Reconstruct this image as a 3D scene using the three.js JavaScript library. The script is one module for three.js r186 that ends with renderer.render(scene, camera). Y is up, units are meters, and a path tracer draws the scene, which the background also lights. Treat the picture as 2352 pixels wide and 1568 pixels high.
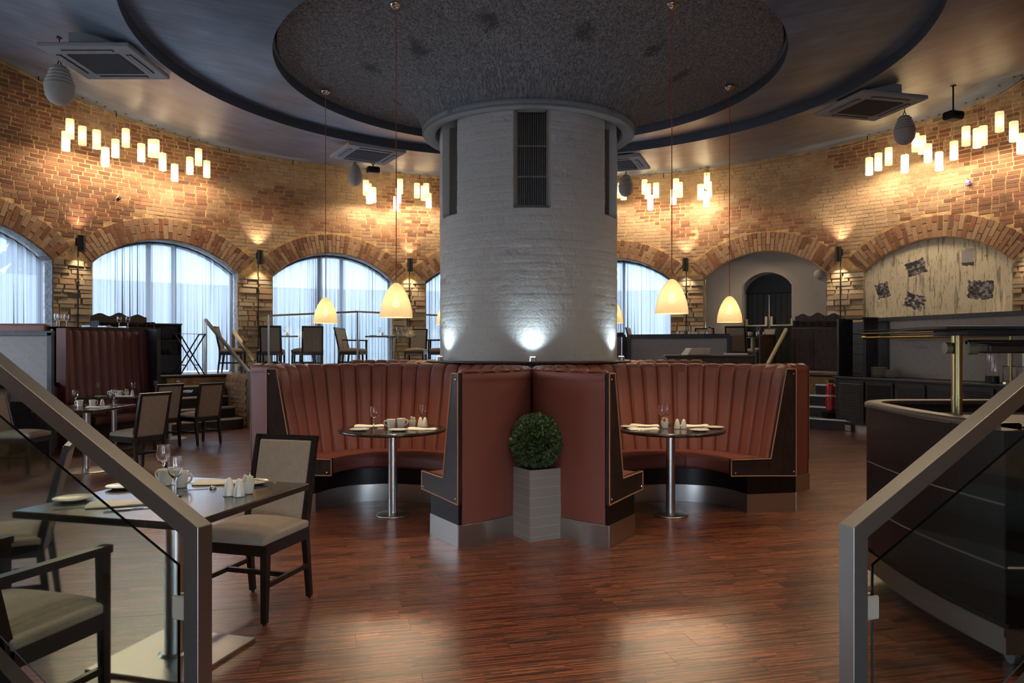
import * as THREE from 'three';
import { mergeGeometries, mergeVertices, toCreasedNormals } from 'three/addons/utils/BufferGeometryUtils.js';
import { RoundedBoxGeometry } from 'three/addons/geometries/RoundedBoxGeometry.js';

// ---------- camera, sky, exposure ----------
const scene = new THREE.Scene();
const camera = new THREE.PerspectiveCamera(2 * Math.atan(784 / 1719) * 180 / Math.PI, 1.5, 0.05, 200);
camera.position.set(0, 1.45, 0);
camera.lookAt(0, 1.45, -10);
camera.setViewOffset(2352, 1568, 0, -15, 2352, 1568);
camera.updateMatrixWorld(true);
const renderer = new THREE.WebGLRenderer({ antialias: true });
renderer.toneMapping = THREE.LinearToneMapping;
renderer.toneMappingExposure = 1.78;
renderer.shadowMap.enabled = true;
scene.background = new THREE.Color().setRGB(5.2, 6.0, 7.2);   // overcast daylight, seen and let in through the arched windows

// light levels of the lamps (candela)
const TUBE_CD = 0.64, SCONCE_CD = 2.2, SHADE_CD = 1.6, UPLIGHT_CD = 0.6, DOWN_CD = 4.2;
const WARM = [1.0, 0.79, 0.53];

// ---------- small helpers ----------
const PI = Math.PI, rad = d => d * PI / 180, { sin, cos, sqrt, abs, min, max, floor, atan2, hypot } = Math;
const V = (x, y, z) => new THREE.Vector3(x, y, z);
const lerp = (a, b, t) => a + (b - a) * t, clamp = (x, a = 0, b = 1) => max(a, min(b, x)), smooth = (a, b, x) => { const t = clamp((x - a) / (b - a)); return t * t * (3 - 2 * t); };
function rng(seed) { let a = seed >>> 0; return () => { a = (a + 0x6D2B79F5) | 0; let t = Math.imul(a ^ (a >>> 15), 1 | a); t = (t + Math.imul(t ^ (t >>> 7), 61 | t)) ^ t; return ((t ^ (t >>> 14)) >>> 0) / 4294967296; }; }
const hash = (x, y, s = 0) => { let h = Math.imul(x | 0, 374761393) ^ Math.imul(y | 0, 668265263) ^ Math.imul(s | 0, 974634271); h = Math.imul(h ^ (h >>> 13), 1274126177); return ((h ^ (h >>> 16)) >>> 0) / 4294967296; };
function noise(x, y, s = 0, px = 0, py = 0) {
  const xi = floor(x), yi = floor(y), fx = x - xi, fy = y - yi, u = fx * fx * (3 - 2 * fx), v = fy * fy * (3 - 2 * fy);
  const m = (a, p) => p ? ((a % p) + p) % p : a;
  const h = (i, j) => hash(m(xi + i, px), m(yi + j, py), s);
  return lerp(lerp(h(0, 0), h(1, 0), u), lerp(h(0, 1), h(1, 1), u), v);
}
const fbm = (x, y, s = 0, o = 4, px = 0, py = 0) => { let a = .5, t = 0, n = 0; for (let i = 0; i < o; i++) { t += a * noise(x, y, s + i * 17, px, py); n += a; a *= .5; x *= 2; y *= 2; px *= 2; py *= 2; } return t / n; };
const CX = .178, CZ = -8.165;                                       // the axis of the round room and its column
const pol = (deg, r, y = 0) => V(CX + r * cos(rad(deg)), y, CZ - r * sin(rad(deg)));

function dtex(w, h, fn, srgb = true, rx = 1, ry = 1) {
  const d = new Uint8Array(w * h * 4);
  for (let j = 0; j < h; j++) for (let i = 0; i < w; i++) { const c = fn(i, j, w, h), k = (j * w + i) * 4; const g = typeof c === 'number'; for (let q = 0; q < 3; q++) d[k + q] = clamp(g ? c : c[q], 0, 1) * 255; d[k + 3] = 255; }
  const t = new THREE.DataTexture(d, w, h); t.wrapS = t.wrapT = THREE.RepeatWrapping; t.magFilter = THREE.LinearFilter; t.minFilter = THREE.LinearMipmapLinearFilter; t.generateMipmaps = true;
  if (srgb) t.colorSpace = THREE.SRGBColorSpace; t.repeat.set(rx, ry); t.needsUpdate = true; return t;
}
const C = (r, g, b) => new THREE.Color().setRGB(r, g, b);
function mat(rgb, roughness = .6, o = {}) {
  const { uvm, ...p } = o;
  const m = new THREE.MeshPhysicalMaterial({ color: C(...rgb), roughness, ...p }); m.userData.uvm = uvm; return m;
}
function boxUV(g, k) {                                               // uv in metres by the main direction of each face
  const p = g.attributes.position, n = g.attributes.normal, uv = new Float32Array(p.count * 2);
  for (let i = 0; i < p.count; i++) {
    const ax = abs(n.getX(i)), ay = abs(n.getY(i)), az = abs(n.getZ(i)), x = p.getX(i), y = p.getY(i), z = p.getZ(i);
    const [u, v] = ay >= ax && ay >= az ? [x, z] : ax >= az ? [z, y] : [x, y];
    uv[2 * i] = u / k; uv[2 * i + 1] = v / k;
  }
  g.setAttribute('uv', new THREE.BufferAttribute(uv, 2));
}
const used = new Map();
function numbered(n) { const c = used.get(n) || 0; used.set(n, c + 1); return c ? `${n}_${String(c).padStart(3, '0')}` : n; }
function join(gs) {
  const list = (Array.isArray(gs) ? gs.flat(4) : [gs]).map(g => {
    g = g.index ? g.toNonIndexed() : g;
    for (const k of Object.keys(g.attributes)) if (!['position', 'normal', 'uv', 'color'].includes(k)) g.deleteAttribute(k);
    if (!g.attributes.uv) g.setAttribute('uv', new THREE.BufferAttribute(new Float32Array(g.attributes.position.count * 2), 2));
    if (!g.attributes.normal) g.computeVertexNormals();
    return g;
  });
  return list.length === 1 ? list[0] : mergeGeometries(list);
}
function mesh(name, gs, m, parent = scene) {
  const g = join(gs); if (m.userData.uvm) boxUV(g, m.userData.uvm);
  const o = new THREE.Mesh(g, m); o.name = parent === scene ? numbered(name) : name; o.castShadow = o.receiveShadow = true; parent.add(o); return o;
}
function tag(o, label, category, group, kind) { if (label) o.userData.label = label; if (category) o.userData.category = category; if (group) o.userData.group = group; if (kind) o.userData.kind = kind; return o; }
function struct(name, gs, m, parent = scene, label) { const o = mesh(name, gs, m, parent); if (parent === scene) tag(o, label, name.split('_')[0], null, 'structure'); return o; }
function thing(name, label, category, p = [0, 0, 0], turn = 0, group) { const o = new THREE.Group(); o.name = numbered(name); o.position.set(...(p.isVector3 ? [p.x, p.y, p.z] : p)); o.rotation.y = turn; scene.add(o); return tag(o, label, category, group); }
function dup(o, p, turn, label, group) { const c = o.clone(); c.name = numbered(o.name.replace(/_\d{3}$/, '')); c.userData = { ...o.userData, label }; if (group) c.userData.group = group; c.position.set(...(p.isVector3 ? [p.x, p.y, p.z] : p)); c.rotation.set(0, turn, 0); scene.add(c); return c; }
const put = (g, x = 0, y = 0, z = 0, rx = 0, ry = 0, rz = 0) => { g.applyMatrix4(new THREE.Matrix4().compose(V(x, y, z), new THREE.Quaternion().setFromEuler(new THREE.Euler(rx, ry, rz)), V(1, 1, 1))); return g; };
const bx = (w, h, d, x = 0, y = 0, z = 0, rx = 0, ry = 0, rz = 0) => put(new THREE.BoxGeometry(w, h, d), x, y, z, rx, ry, rz);
const rb = (w, h, d, r, x = 0, y = 0, z = 0, rx = 0, ry = 0, rz = 0) => put(new RoundedBoxGeometry(w, h, d, 2, r), x, y, z, rx, ry, rz);
const cy = (r1, r2, h, s, x = 0, y = 0, z = 0, rx = 0, ry = 0, rz = 0, open = false) => put(new THREE.CylinderGeometry(r1, r2, h, s, 1, open), x, y, z, rx, ry, rz);
const sp = (r, x, y, z, s = 10) => put(new THREE.SphereGeometry(r, s, max(6, s - 2)), x, y, z);
const lathe = (pts, s = 28, x = 0, y = 0, z = 0) => put(new THREE.LatheGeometry(pts.map(p => new THREE.Vector2(p[0], p[1])), s), x, y, z);
function along(g, p, q) { const d = q.clone().sub(p); g.applyMatrix4(new THREE.Matrix4().compose(p.clone().add(q).multiplyScalar(.5), new THREE.Quaternion().setFromUnitVectors(V(0, 1, 0), d.normalize()), V(1, 1, 1))); return g; }
const bar = (p, q, r, s = 8, r2 = r) => along(new THREE.CylinderGeometry(r2, r, p.distanceTo(q), s), p, q);
function sq(p, q, w, d = w, w2 = w, d2 = d) {                       // square bar from p to q, its sides kept upright, tapering to w2 x d2
  const L = p.distanceTo(q), g = new THREE.BoxGeometry(1, L, 1), a = g.attributes.position;
  for (let i = 0; i < a.count; i++) { const top = a.getY(i) > 0; a.setX(i, a.getX(i) * (top ? w2 : w)); a.setZ(i, a.getZ(i) * (top ? d2 : d)); }
  const yy = q.clone().sub(p).normalize(), ref = abs(yy.y) > .9 ? V(1, 0, 0) : V(0, 1, 0);
  const xx = abs(yy.y) > .9 ? ref.clone().sub(yy.clone().multiplyScalar(ref.dot(yy))).normalize() : V(0, 1, 0).cross(yy).normalize(), zz = xx.clone().cross(yy);
  g.applyMatrix4(new THREE.Matrix4().makeBasis(xx, yy, zz).setPosition(p.clone().add(q).multiplyScalar(.5))); g.computeVertexNormals(); return g;
}
const tube = (pts, r, seg = 40, rs = 6, closed = false) => new THREE.TubeGeometry(new THREE.CatmullRomCurve3(pts, closed, 'catmullrom', .2), seg, r, rs, closed);
function poly(pts, depth, bevel = 0) { const s = new THREE.Shape(pts.map(p => new THREE.Vector2(p[0], p[1]))); return new THREE.ExtrudeGeometry(s, { depth, bevelEnabled: bevel > 0, bevelThickness: bevel, bevelSize: bevel, bevelSegments: 1, curveSegments: 12 }); }
function grid(nu, nv, fn, closeNormals = true) {                     // surface from fn(u, v) -> [x, y, z]
  const p = [], uv = [], ix = [];
  for (let j = 0; j <= nv; j++) for (let i = 0; i <= nu; i++) { const q = fn(i / nu, j / nv); p.push(q[0], q[1], q[2]); uv.push(q[3] ?? i / nu, q[4] ?? j / nv); }
  for (let j = 0; j < nv; j++) for (let i = 0; i < nu; i++) { const a = j * (nu + 1) + i, b = a + 1, c = a + nu + 1, d = c + 1; ix.push(a, b, d, a, d, c); }
  const g = new THREE.BufferGeometry(); g.setAttribute('position', new THREE.Float32BufferAttribute(p, 3)); g.setAttribute('uv', new THREE.Float32BufferAttribute(uv, 2)); g.setIndex(ix); g.computeVertexNormals(); return g;
}
function lamp(rgb, cd, p, parent = scene, radius = 1) { const l = new THREE.PointLight(C(...rgb), cd, 0, 2); l.position.copy(p); l.castShadow = true; l.shadow.radius = radius; parent.add(l); return l; }
function spot(rgb, cd, p, to, angle, pen = .5, parent = scene, radius = 1) { const l = new THREE.SpotLight(C(...rgb), cd, 0, angle, pen, 2); l.position.copy(p); l.target.position.copy(to); l.castShadow = true; l.shadow.radius = radius; parent.add(l); parent.add(l.target); return l; }
const ORD = ['first', 'second', 'third', 'fourth', 'fifth', 'sixth', 'seventh', 'eighth', 'ninth', 'tenth', 'eleventh', 'twelfth', 'thirteenth', 'fourteenth', 'fifteenth'];

// ---------- materials ----------
const T = {};
T.grain = dtex(512, 512, (i, j) => { const n = fbm(i / 6, j / 110 + 2.2, 3, 4, 85, 5), m = fbm(i / 90, j / 90, 9, 3, 6, 6); return .62 + .5 * (n - .5) + .25 * (m - .5); });
T.strips = (() => {                                                  // narrow glued hardwood strips
  const rows = 32, R = rng(5), seg = []; for (let r = 0; r < rows; r++) { const a = []; let x = R() * .2; while (x < 1) { a.push([x, R(), R()]); x += .1 + R() * .25; } seg.push(a); }
  return dtex(1024, 512, (i, j, w, h) => {
    const v = j / h * rows, r = floor(v), u = i / w; let s = seg[r][seg[r].length - 1]; for (const q of seg[r]) if (q[0] <= u) s = q;
    const n = fbm(i / 26, j / 3.2, 40 + r, 3, 40, 160), t = .5 + .55 * s[1] + .75 * (n - .5) - (v - r < .08 ? .28 : 0), q = s[2];
    return [t * (.74 + .1 * q), t * (.72 - .05 * q), t * (.7 - .1 * q)];
  });
})();
T.weave = dtex(128, 128, (i, j) => .5 + .25 * sin(i / 128 * PI * 64) * ((floor(j / 2) & 1) ? 1 : -1) * .6 + .3 * (hash(i, j, 3) - .5), false);
T.fabric = dtex(256, 256, (i, j) => .82 + .16 * (hash(floor(i / 2), j, 1) - .5) + .12 * (hash(i, floor(j / 2), 2) - .5) + .07 * (fbm(i / 40, j / 40, 4, 3, 6, 6) - .5));
T.leather = dtex(256, 256, (i, j) => { let b = 9, b2 = 9; const x = i / 10, y = j / 10; for (let a = -1; a < 2; a++) for (let c = -1; c < 2; c++) { const xi = floor(x) + a, yi = floor(y) + c, mx = ((xi % 26) + 26) % 26, my = ((yi % 26) + 26) % 26, dx = xi + hash(mx, my, 7) - x, dy = yi + hash(mx, my, 8) - y, d = dx * dx + dy * dy; if (d < b) { b2 = b; b = d; } else if (d < b2) b2 = d; } return clamp((sqrt(b2) - sqrt(b)) * 2.2); }, false);
T.brush = dtex(512, 128, (i, j) => .5 + .5 * (fbm(i / 120, j / 1.2, 5, 2, 5, 107) - .5) + .2 * (hash(i >> 4, j, 2) - .5), false);
T.plaster = dtex(512, 512, (i, j) => fbm(i / 7, j / 7, 21, 5, 73, 73), false);
T.rough = dtex(512, 512, (i, j) => .6 * fbm(i / 4, j / 4, 31, 3, 128, 128) + .4 * hash(i, j, 4), false);
T.clay = dtex(256, 256, (i, j) => .88 + .5 * (fbm(i / 12, j / 12, 41, 4, 21, 21) - .5) + .2 * (hash(i, j, 9) - .5));
T.mortar = dtex(1024, 1024, (i, j) => { const n = fbm(i / 60, j / 60, 51, 5, 17, 17), m = fbm(i / 9, j / 9, 55, 3, 114, 114), k = .74 + .35 * (n - .5) + .3 * (m - .5); return [k, k * .83, k * .6]; });
T.paint = dtex(1024, 1024, (i, j) => { const n = fbm(i / 171, j / 16, 61, 3, 6, 64), m = fbm(i / 128, j / 128, 66, 3, 8, 8); return .72 + .16 * (n - .5) + .3 * (m - .5); });
T.spray = dtex(512, 512, (i, j) => .62 + .4 * (fbm(i / 3.2, j / 3.2, 71, 2, 160, 160) - .5) + .3 * (hash(i, j, 6) - .5));
T.sheer = dtex(256, 64, (i, j) => .9 + .2 * (hash(i, 0, 3) - .5), true);

const M = {
  floorBase: mat([.05, .018, .01], .5),
  steel: mat([.52, .5, .47], .33, { metalness: 1, bumpMap: T.brush, bumpScale: .0002, uvm: .3 }),
  railSteel: mat([.33, .305, .28], .36, { metalness: 1, bumpMap: T.brush, bumpScale: .0002, uvm: .3 }),
  steelDull: mat([.5, .5, .5], .45, { metalness: .9, bumpMap: T.brush, bumpScale: .0003, uvm: .3 }),
  chrome: mat([.75, .74, .72], .12, { metalness: 1 }),
  brass: mat([.4, .3, .13], .3, { metalness: 1 }),
  brassDull: mat([.5, .38, .2], .38, { metalness: 1 }),
  darkWood: mat([.02, .0135, .012], .36, { map: T.grain, uvm: .5, clearcoat: .25, clearcoatRoughness: .3 }),
  panelWood: mat([.075, .042, .034], .4, { map: T.grain, uvm: .5 }),
  brownWood: mat([.075, .034, .02], .42, { map: T.grain, uvm: .5 }),
  espresso: mat([.018, .0105, .0085], .42, { map: T.grain, uvm: .6, specularIntensity: .6, clearcoat: .1, clearcoatRoughness: .15 }),
  sideWood: mat([.17, .09, .068], .45, { map: T.grain, uvm: .6 }),
  slateWood: mat([.085, .087, .108], .42, { map: T.grain, uvm: .6 }),
  leather: mat([.215, .062, .044], .4, { bumpMap: T.leather, bumpScale: .0006, uvm: .12 }),
  leatherDark: mat([.14, .033, .03], .42, { bumpMap: T.leather, bumpScale: .0006, uvm: .12 }),
  piping: mat([.42, .2, .1], .5),
  fabric: mat([.5, .395, .3], .95, { map: T.fabric, bumpMap: T.weave, bumpScale: .0008, uvm: .14, sheen: .4, sheenRoughness: .6 }),
  greyFabric: mat([.56, .52, .5], .95, { map: T.fabric, bumpMap: T.weave, bumpScale: .0008, uvm: .2 }),
  tableTop: mat([.07, .056, .046], .22, { map: T.grain, uvm: .5, clearcoat: .6, clearcoatRoughness: .12 }),
  china: mat([.8, .75, .64], .2, { clearcoat: .5, clearcoatRoughness: .1 }),
  linen: mat([.82, .76, .64], .9, { bumpMap: T.weave, bumpScale: .0006, uvm: .1 }),
  paper: mat([.82, .8, .74], .8),
  glass: mat([1, 1, 1], .02, { transmission: 1, thickness: .002, ior: 1.5 }),
  pane: mat([.95, .98, .97], .02, { transmission: 1, thickness: 0, ior: 1.5 }),
  panel: mat([.8, .92, .88], .03, { transmission: 1, thickness: .01, ior: 1.5, attenuationColor: C(.55, .8, .7), attenuationDistance: .12 }),
  black: mat([.012, .012, .013], .45),
  blackMetal: mat([.02, .02, .022], .4, { metalness: .4 }),
  ac: mat([.36, .39, .42], .5),
  acDark: mat([.03, .033, .037], .6),
  red: mat([.5, .02, .015], .3),
  white: mat([.8, .8, .78], .5),
  cable: mat([.45, .06, .04], .6),
  tan: mat([.5, .36, .22], .85),
  stoneGrey: mat([.36, .33, .3], .85, { bumpMap: T.plaster, bumpScale: .004, uvm: .5 }),
};
// ---------- the round room ----------
const R0 = 10, HP = .95;                                            // wall radius, height of the raised perimeter floor
const TOP = [[29.1, 6.11], [32.1, 5.97], [35.8, 5.86], [42.8, 5.766], [50.9, 5.665], [60.3, 5.6], [68.6, 5.54], [76.3, 5.52], [101.6, 5.566], [113.4, 5.62], [122.4, 5.645], [130.5, 5.706], [137.8, 5.855], [145.7, 6.076], [149.3, 6.228], [152.8, 6.363]];
const topY = d => { d = ((d % 360) + 360) % 360; if (d < TOP[0][0] || d > 333) return 6.2; if (d >= 152.8) return 6.4; for (let i = 1; i < TOP.length; i++) if (d <= TOP[i][0]) { const [a, b] = [TOP[i - 1], TOP[i]]; return lerp(a[1], b[1], (d - a[0]) / (b[0] - a[0])); } return 6.2; };
const ARCH = [[37.8, 7.6, 3.0, 3.545, 'mural'], [57.3, 7.57, 3.04, 3.58, 'door'], [77.2, 7.9, 3.05, 3.59, 'win'], [94.95, 8.0, 3.03, 3.6, 'win'], [115.3, 7.82, 3.03, 3.62, 'win'], [135.6, 8.18, 3.05, 3.63, 'win'], [155.9, 8.1, 3.03, 3.62, 'win'], [176, 8, 3.03, 3.62, 'win'], [196, 8, 3.03, 3.62, 'win'], [258, 8, 3.03, 3.62, 'win'], [282, 8, 3.03, 3.62, 'win']]
  .map(([c, hw, spring, crown, kind]) => { const S = rad(hw) * R0, rise = crown - spring, rr = (S * S + rise * rise) / (2 * rise); return { c, hw, spring, crown, kind, S, rr, y0: crown - rr }; });
const archAt = d => ARCH.find(a => abs(d - a.c) < a.hw);
const archY = (a, d) => { const s = rad(d - a.c) * R0; return a.y0 + sqrt(max(0, a.rr * a.rr - s * s)); };

// brick palette: fired reds and browns, some under old limewash
const BR = [[.34, .14, .08], [.28, .115, .07], [.4, .185, .105], [.23, .11, .07], [.38, .21, .125]], WASH = [.64, .45, .29];
const brickTone = (k, w) => BR[k].map((c, i) => lerp(c, WASH[i], w));
const brickMats = []; for (let k = 0; k < 5; k++) for (const w of [0, .3, .6, .85]) brickMats.push(mat(brickTone(k, w), .9, { map: T.clay, bumpMap: T.plaster, bumpScale: .003 }));
const STONE = [[.5, .4, .27], [.42, .34, .23], [.55, .46, .33], [.36, .28, .19], [.45, .29, .18]];
const stoneMats = STONE.map(c => mat(c, .92, { map: T.clay, bumpMap: T.plaster, bumpScale: .006 }));
const bulkBrick = mat([1, 1, 1], .9, { map: T.clay, vertexColors: true });
const mortar = mat([.95, .9, .86], .95, { map: T.mortar, bumpMap: T.plaster, bumpScale: .006, uvm: 0 });
function brickGeo(seed) { const g = new THREE.BoxGeometry(1, 1, 1), p = g.attributes.position; for (let i = 0; i < p.count; i++) { const k = hash(p.getX(i) > 0, p.getY(i) > 0, seed + (p.getZ(i) > 0 ? 5 : 0)); const f = p.getX(i) < 0 ? .93 : 1.0; p.setY(i, p.getY(i) * (f - .05 * k)); p.setZ(i, p.getZ(i) * (f * .995 - .02 * k)); } g.computeVertexNormals(); return g; }
const brickGeos = [1, 2, 3, 4].map(s => brickGeo(s * 11));
function colored(g, rgb) { const n = g.attributes.position.count, a = new Float32Array(n * 3); for (let i = 0; i < n; i++) a.set(rgb, 3 * i); g.setAttribute('color', new THREE.BufferAttribute(a, 3)); return g; }

function wallShell(name, d0, d1, label) {
  const ds = []; for (let d = d0; d < d1; d += .4) ds.push(d); ds.push(d1);
  for (const a of ARCH) for (const e of [-1, 1]) { const x = a.c + e * a.hw; if (x > d0 && x < d1) ds.push(x - .002, x + .002); }
  ds.sort((a, b) => a - b);
  const strip = (r, flip) => {
    const P = [], U = [], I = [];
    ds.forEach(d => { const a = archAt(d), lo = a ? archY(a, d) : 0, hi = r > R0 + .1 ? 7.1 : topY(d) + .02, n = 6; for (let k = 0; k <= n; k++) { const y = lerp(lo, hi, k / n), q = pol(d, r, y); P.push(q.x, q.y, q.z); U.push(rad(d) * R0 / 2.2, y / 2.2); } });
    const m = 7; for (let i = 0; i < ds.length - 1; i++) { if (ds[i + 1] - ds[i] < .0045 && ds[i + 1] - ds[i] > .003) { } for (let k = 0; k < 6; k++) { const a = i * m + k, b = a + m; flip ? I.push(a, b, a + 1, b, b + 1, a + 1) : I.push(a, a + 1, b, b, a + 1, b + 1); } }
    const g = new THREE.BufferGeometry(); g.setAttribute('position', new THREE.Float32BufferAttribute(P, 3)); g.setAttribute('uv', new THREE.Float32BufferAttribute(U, 2)); g.setIndex(I); g.computeVertexNormals(); return g;
  };
  return struct(name, [strip(R0, true), strip(R0 + .5, false)], mortar, scene, label);
}
const WALLS = [
  ['wall_left', 105, 300, 'curved brick wall with arched curtained windows on the left', wallShell('wall_left', 105, 300, 'curved brick wall with arched curtained windows on the left')],
  ['wall_back', 66, 105, 'curved limewashed brick wall behind the column', wallShell('wall_back', 66, 105, 'curved limewashed brick wall behind the column')],
  ['wall_right', -60, 66, 'curved brick wall with the door and the mural on the right', wallShell('wall_right', -60, 66, 'curved brick wall with the door and the mural on the right')],
];
{
  const R = rng(77);
  for (const [, d0, d1, , wall] of WALLS) {
    const list = [];
    const lo = max(d0, 14), hi = min(d1, 168);
    // brick courses above the springing
    let row = 0;
    for (let y = 2.98; y < 6.5; y += .078, row++) {
      let d = lo + (row % 2) * .67 + R() * .1;
      while (d < hi - .3) {
        const header = R() < .18, L = (header ? .11 : .225) * (.96 + .06 * R()), w = L / R0 * 180 / PI, c = d + w / 2; d += w + .06;
        if (y + .04 > topY(c)) continue;
        let skip = false;
        for (const a of ARCH) { const s = abs(rad(c - a.c) * R0); if (s < a.S + .5) { if (y < a.spring + .02) { if (s < a.S + .06) skip = true; } const q = hypot(s, y - a.y0); if (q < a.rr + .445 + .03) skip = true; } }
        if (y < 3.06 && !skip) skip = true;
        if (skip) continue;
        const bias = .24 * Math.exp(-(((c - 113) / 16) ** 2)) + .2 * Math.exp(-(((c - 72) / 11) ** 2)) - .06;
        const wn = fbm(rad(c) * 7.5 + 3, y * 1.1, 91, 4) + bias, wash = .03 + smooth(.44, .68, wn) * (.68 + .4 * R());
        list.push({ c, y, L, h: .068, t: .003 + .006 * R(), a: 0, k: floor(R() * 5), w: clamp(wash, 0, .95), st: 0 });
      }
    }
    // rough stone piers below the springing
    const edges = ARCH.map(a => [a.c - a.hw, a.c + a.hw]).sort((a, b) => a[0] - b[0]);
    const piers = []; for (let i = 0; i < edges.length - 1; i++) piers.push([edges[i][1], edges[i + 1][0]]); piers.push([14, edges[0][0]]);
    for (const [p0, p1] of piers) {
      if ((p0 + p1) / 2 < lo || (p0 + p1) / 2 > hi) continue;
      let y = .97;
      while (y < 3.02) { const h = .06 + .075 * R(); let d = p0 + .03; while (d < p1 - .1) { const L = .14 + .3 * R(), w = min(L / R0 * 180 / PI, p1 - d); if (w > .35) list.push({ c: d + w / 2, y: y + h / 2, L: w * R0 * PI / 180 - .012, h: h - .012, t: .012 + .03 * R(), a: (R() - .5) * .05, k: floor(R() * 5), w: 0, st: 1 }); d += w; } y += h; }
    }
    const eye = V(0, 1.45, 0);
    list.forEach(b => { b.p = pol(b.c, R0, b.y); b.far = b.p.distanceTo(eye) + (b.c < 28 || b.c > 153 ? 50 : 0) + (b.y < 2.1 ? 20 : 0); });
    list.sort((a, b) => a.far - b.far);
    const rest = [], q = new THREE.Quaternion(), qa = new THREE.Quaternion();
    list.forEach((b, i) => {
      const m = new THREE.Matrix4(); q.setFromAxisAngle(V(0, 1, 0), rad(b.c)); qa.setFromAxisAngle(V(1, 0, 0), b.a); q.multiply(qa);
      const pos = pol(b.c, R0 - b.t / 2 + .012, b.y), sc = V(b.t + .024, b.h, b.L), g = brickGeos[i % 4];
      if (i < 300) {
        const o = new THREE.Mesh(g, b.st ? stoneMats[b.k] : brickMats[b.k * 4 + min(3, floor(b.w * 4.2))]); o.name = b.st ? 'stone' : 'brick'; o.position.copy(pos); o.quaternion.copy(q); o.scale.copy(sc); o.castShadow = o.receiveShadow = true; wall.add(o);
      } else { const gg = g.clone().applyMatrix4(m.compose(pos, q, sc)); rest.push(colored(gg, b.st ? STONE[b.k] : brickTone(b.k, b.w))); }
    });
    const o = mesh('far_bricks', rest, bulkBrick, wall); o.userData.kind = 'stuff';
  }
}
// voussoir arches, reveals
const revealM = mat([.5, .5, .5], .9, { map: T.clay, bumpMap: T.plaster, bumpScale: .01, uvm: .8 });
let trimN = 0;
for (const a of ARCH) {
  const R = rng(300 + floor(a.c)), beta = Math.asin(a.S / a.rr), depth = .46;
  const path = []; for (let k = 0; k <= 8; k++) path.push([a.c - a.hw, lerp(HP - .95, a.spring, k / 8)]); for (let k = 1; k < 32; k++) { const d = a.c + lerp(-a.hw, a.hw, k / 32); path.push([d, archY(a, d)]); } for (let k = 0; k <= 8; k++) path.push([a.c + a.hw, lerp(a.spring, 0, k / 8)]);
  const n = path.length - 1;
  const g = grid(n, 3, (u, v) => { const [d, y] = path[Math.round(u * n)], p = pol(d, R0 + .012 + v * depth, y); const j = .02 * (hash(Math.round(u * n), Math.round(v * 3), trimN) - .5); return [p.x + j, p.y + j * .6, p.z + j]; });
  const t = struct(`trim_${++trimN}`, g, revealM, scene, ['arch of red bricks over the mural panel', 'arch of red bricks over the double door', 'brick arch over the window right of the column', 'brick arch over the window left of the column', 'brick arch over the window between the two pendants', 'brick arch over the widest window behind the tray stand', 'brick arch at the left edge of the room', 'brick arch beside the left seats', 'brick arch left of the camera', 'brick arch behind the camera on its left', 'brick arch behind the camera on its right'][trimN - 1]);
  if (a.c > 170) continue;
  const nb = Math.round(2 * beta * (a.rr + .1) / .088);
  for (let i = 0; i < nb; i++) {
    const b = -beta + (i + .5) / nb * 2 * beta, split = i % 2 ? .3 : .14;
    for (const [r0, r1] of [[0, split], [split, .44]]) {
      const rm = a.rr + (r0 + r1) / 2 + .006, s = rm * sin(b), y = a.y0 + rm * cos(b), d = a.c + s / R0 * 180 / PI;
      const o = new THREE.Mesh(brickGeos[(i + (r0 > 0)) % 4], brickMats[floor(R() * 5) * 4 + (R() < .35 ? 1 : R() < .3 ? 2 : 0)]);
      o.name = 'voussoir'; o.position.copy(pol(d, R0 + .02, y)); o.quaternion.setFromAxisAngle(V(0, 1, 0), rad(d)).multiply(new THREE.Quaternion().setFromAxisAngle(V(1, 0, 0), -b));
      o.scale.set(.06 + .012 * R(), r1 - r0 - .012, 2 * beta * rm / nb - .012); o.castShadow = o.receiveShadow = true; t.add(o);
    }
  }
}
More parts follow.
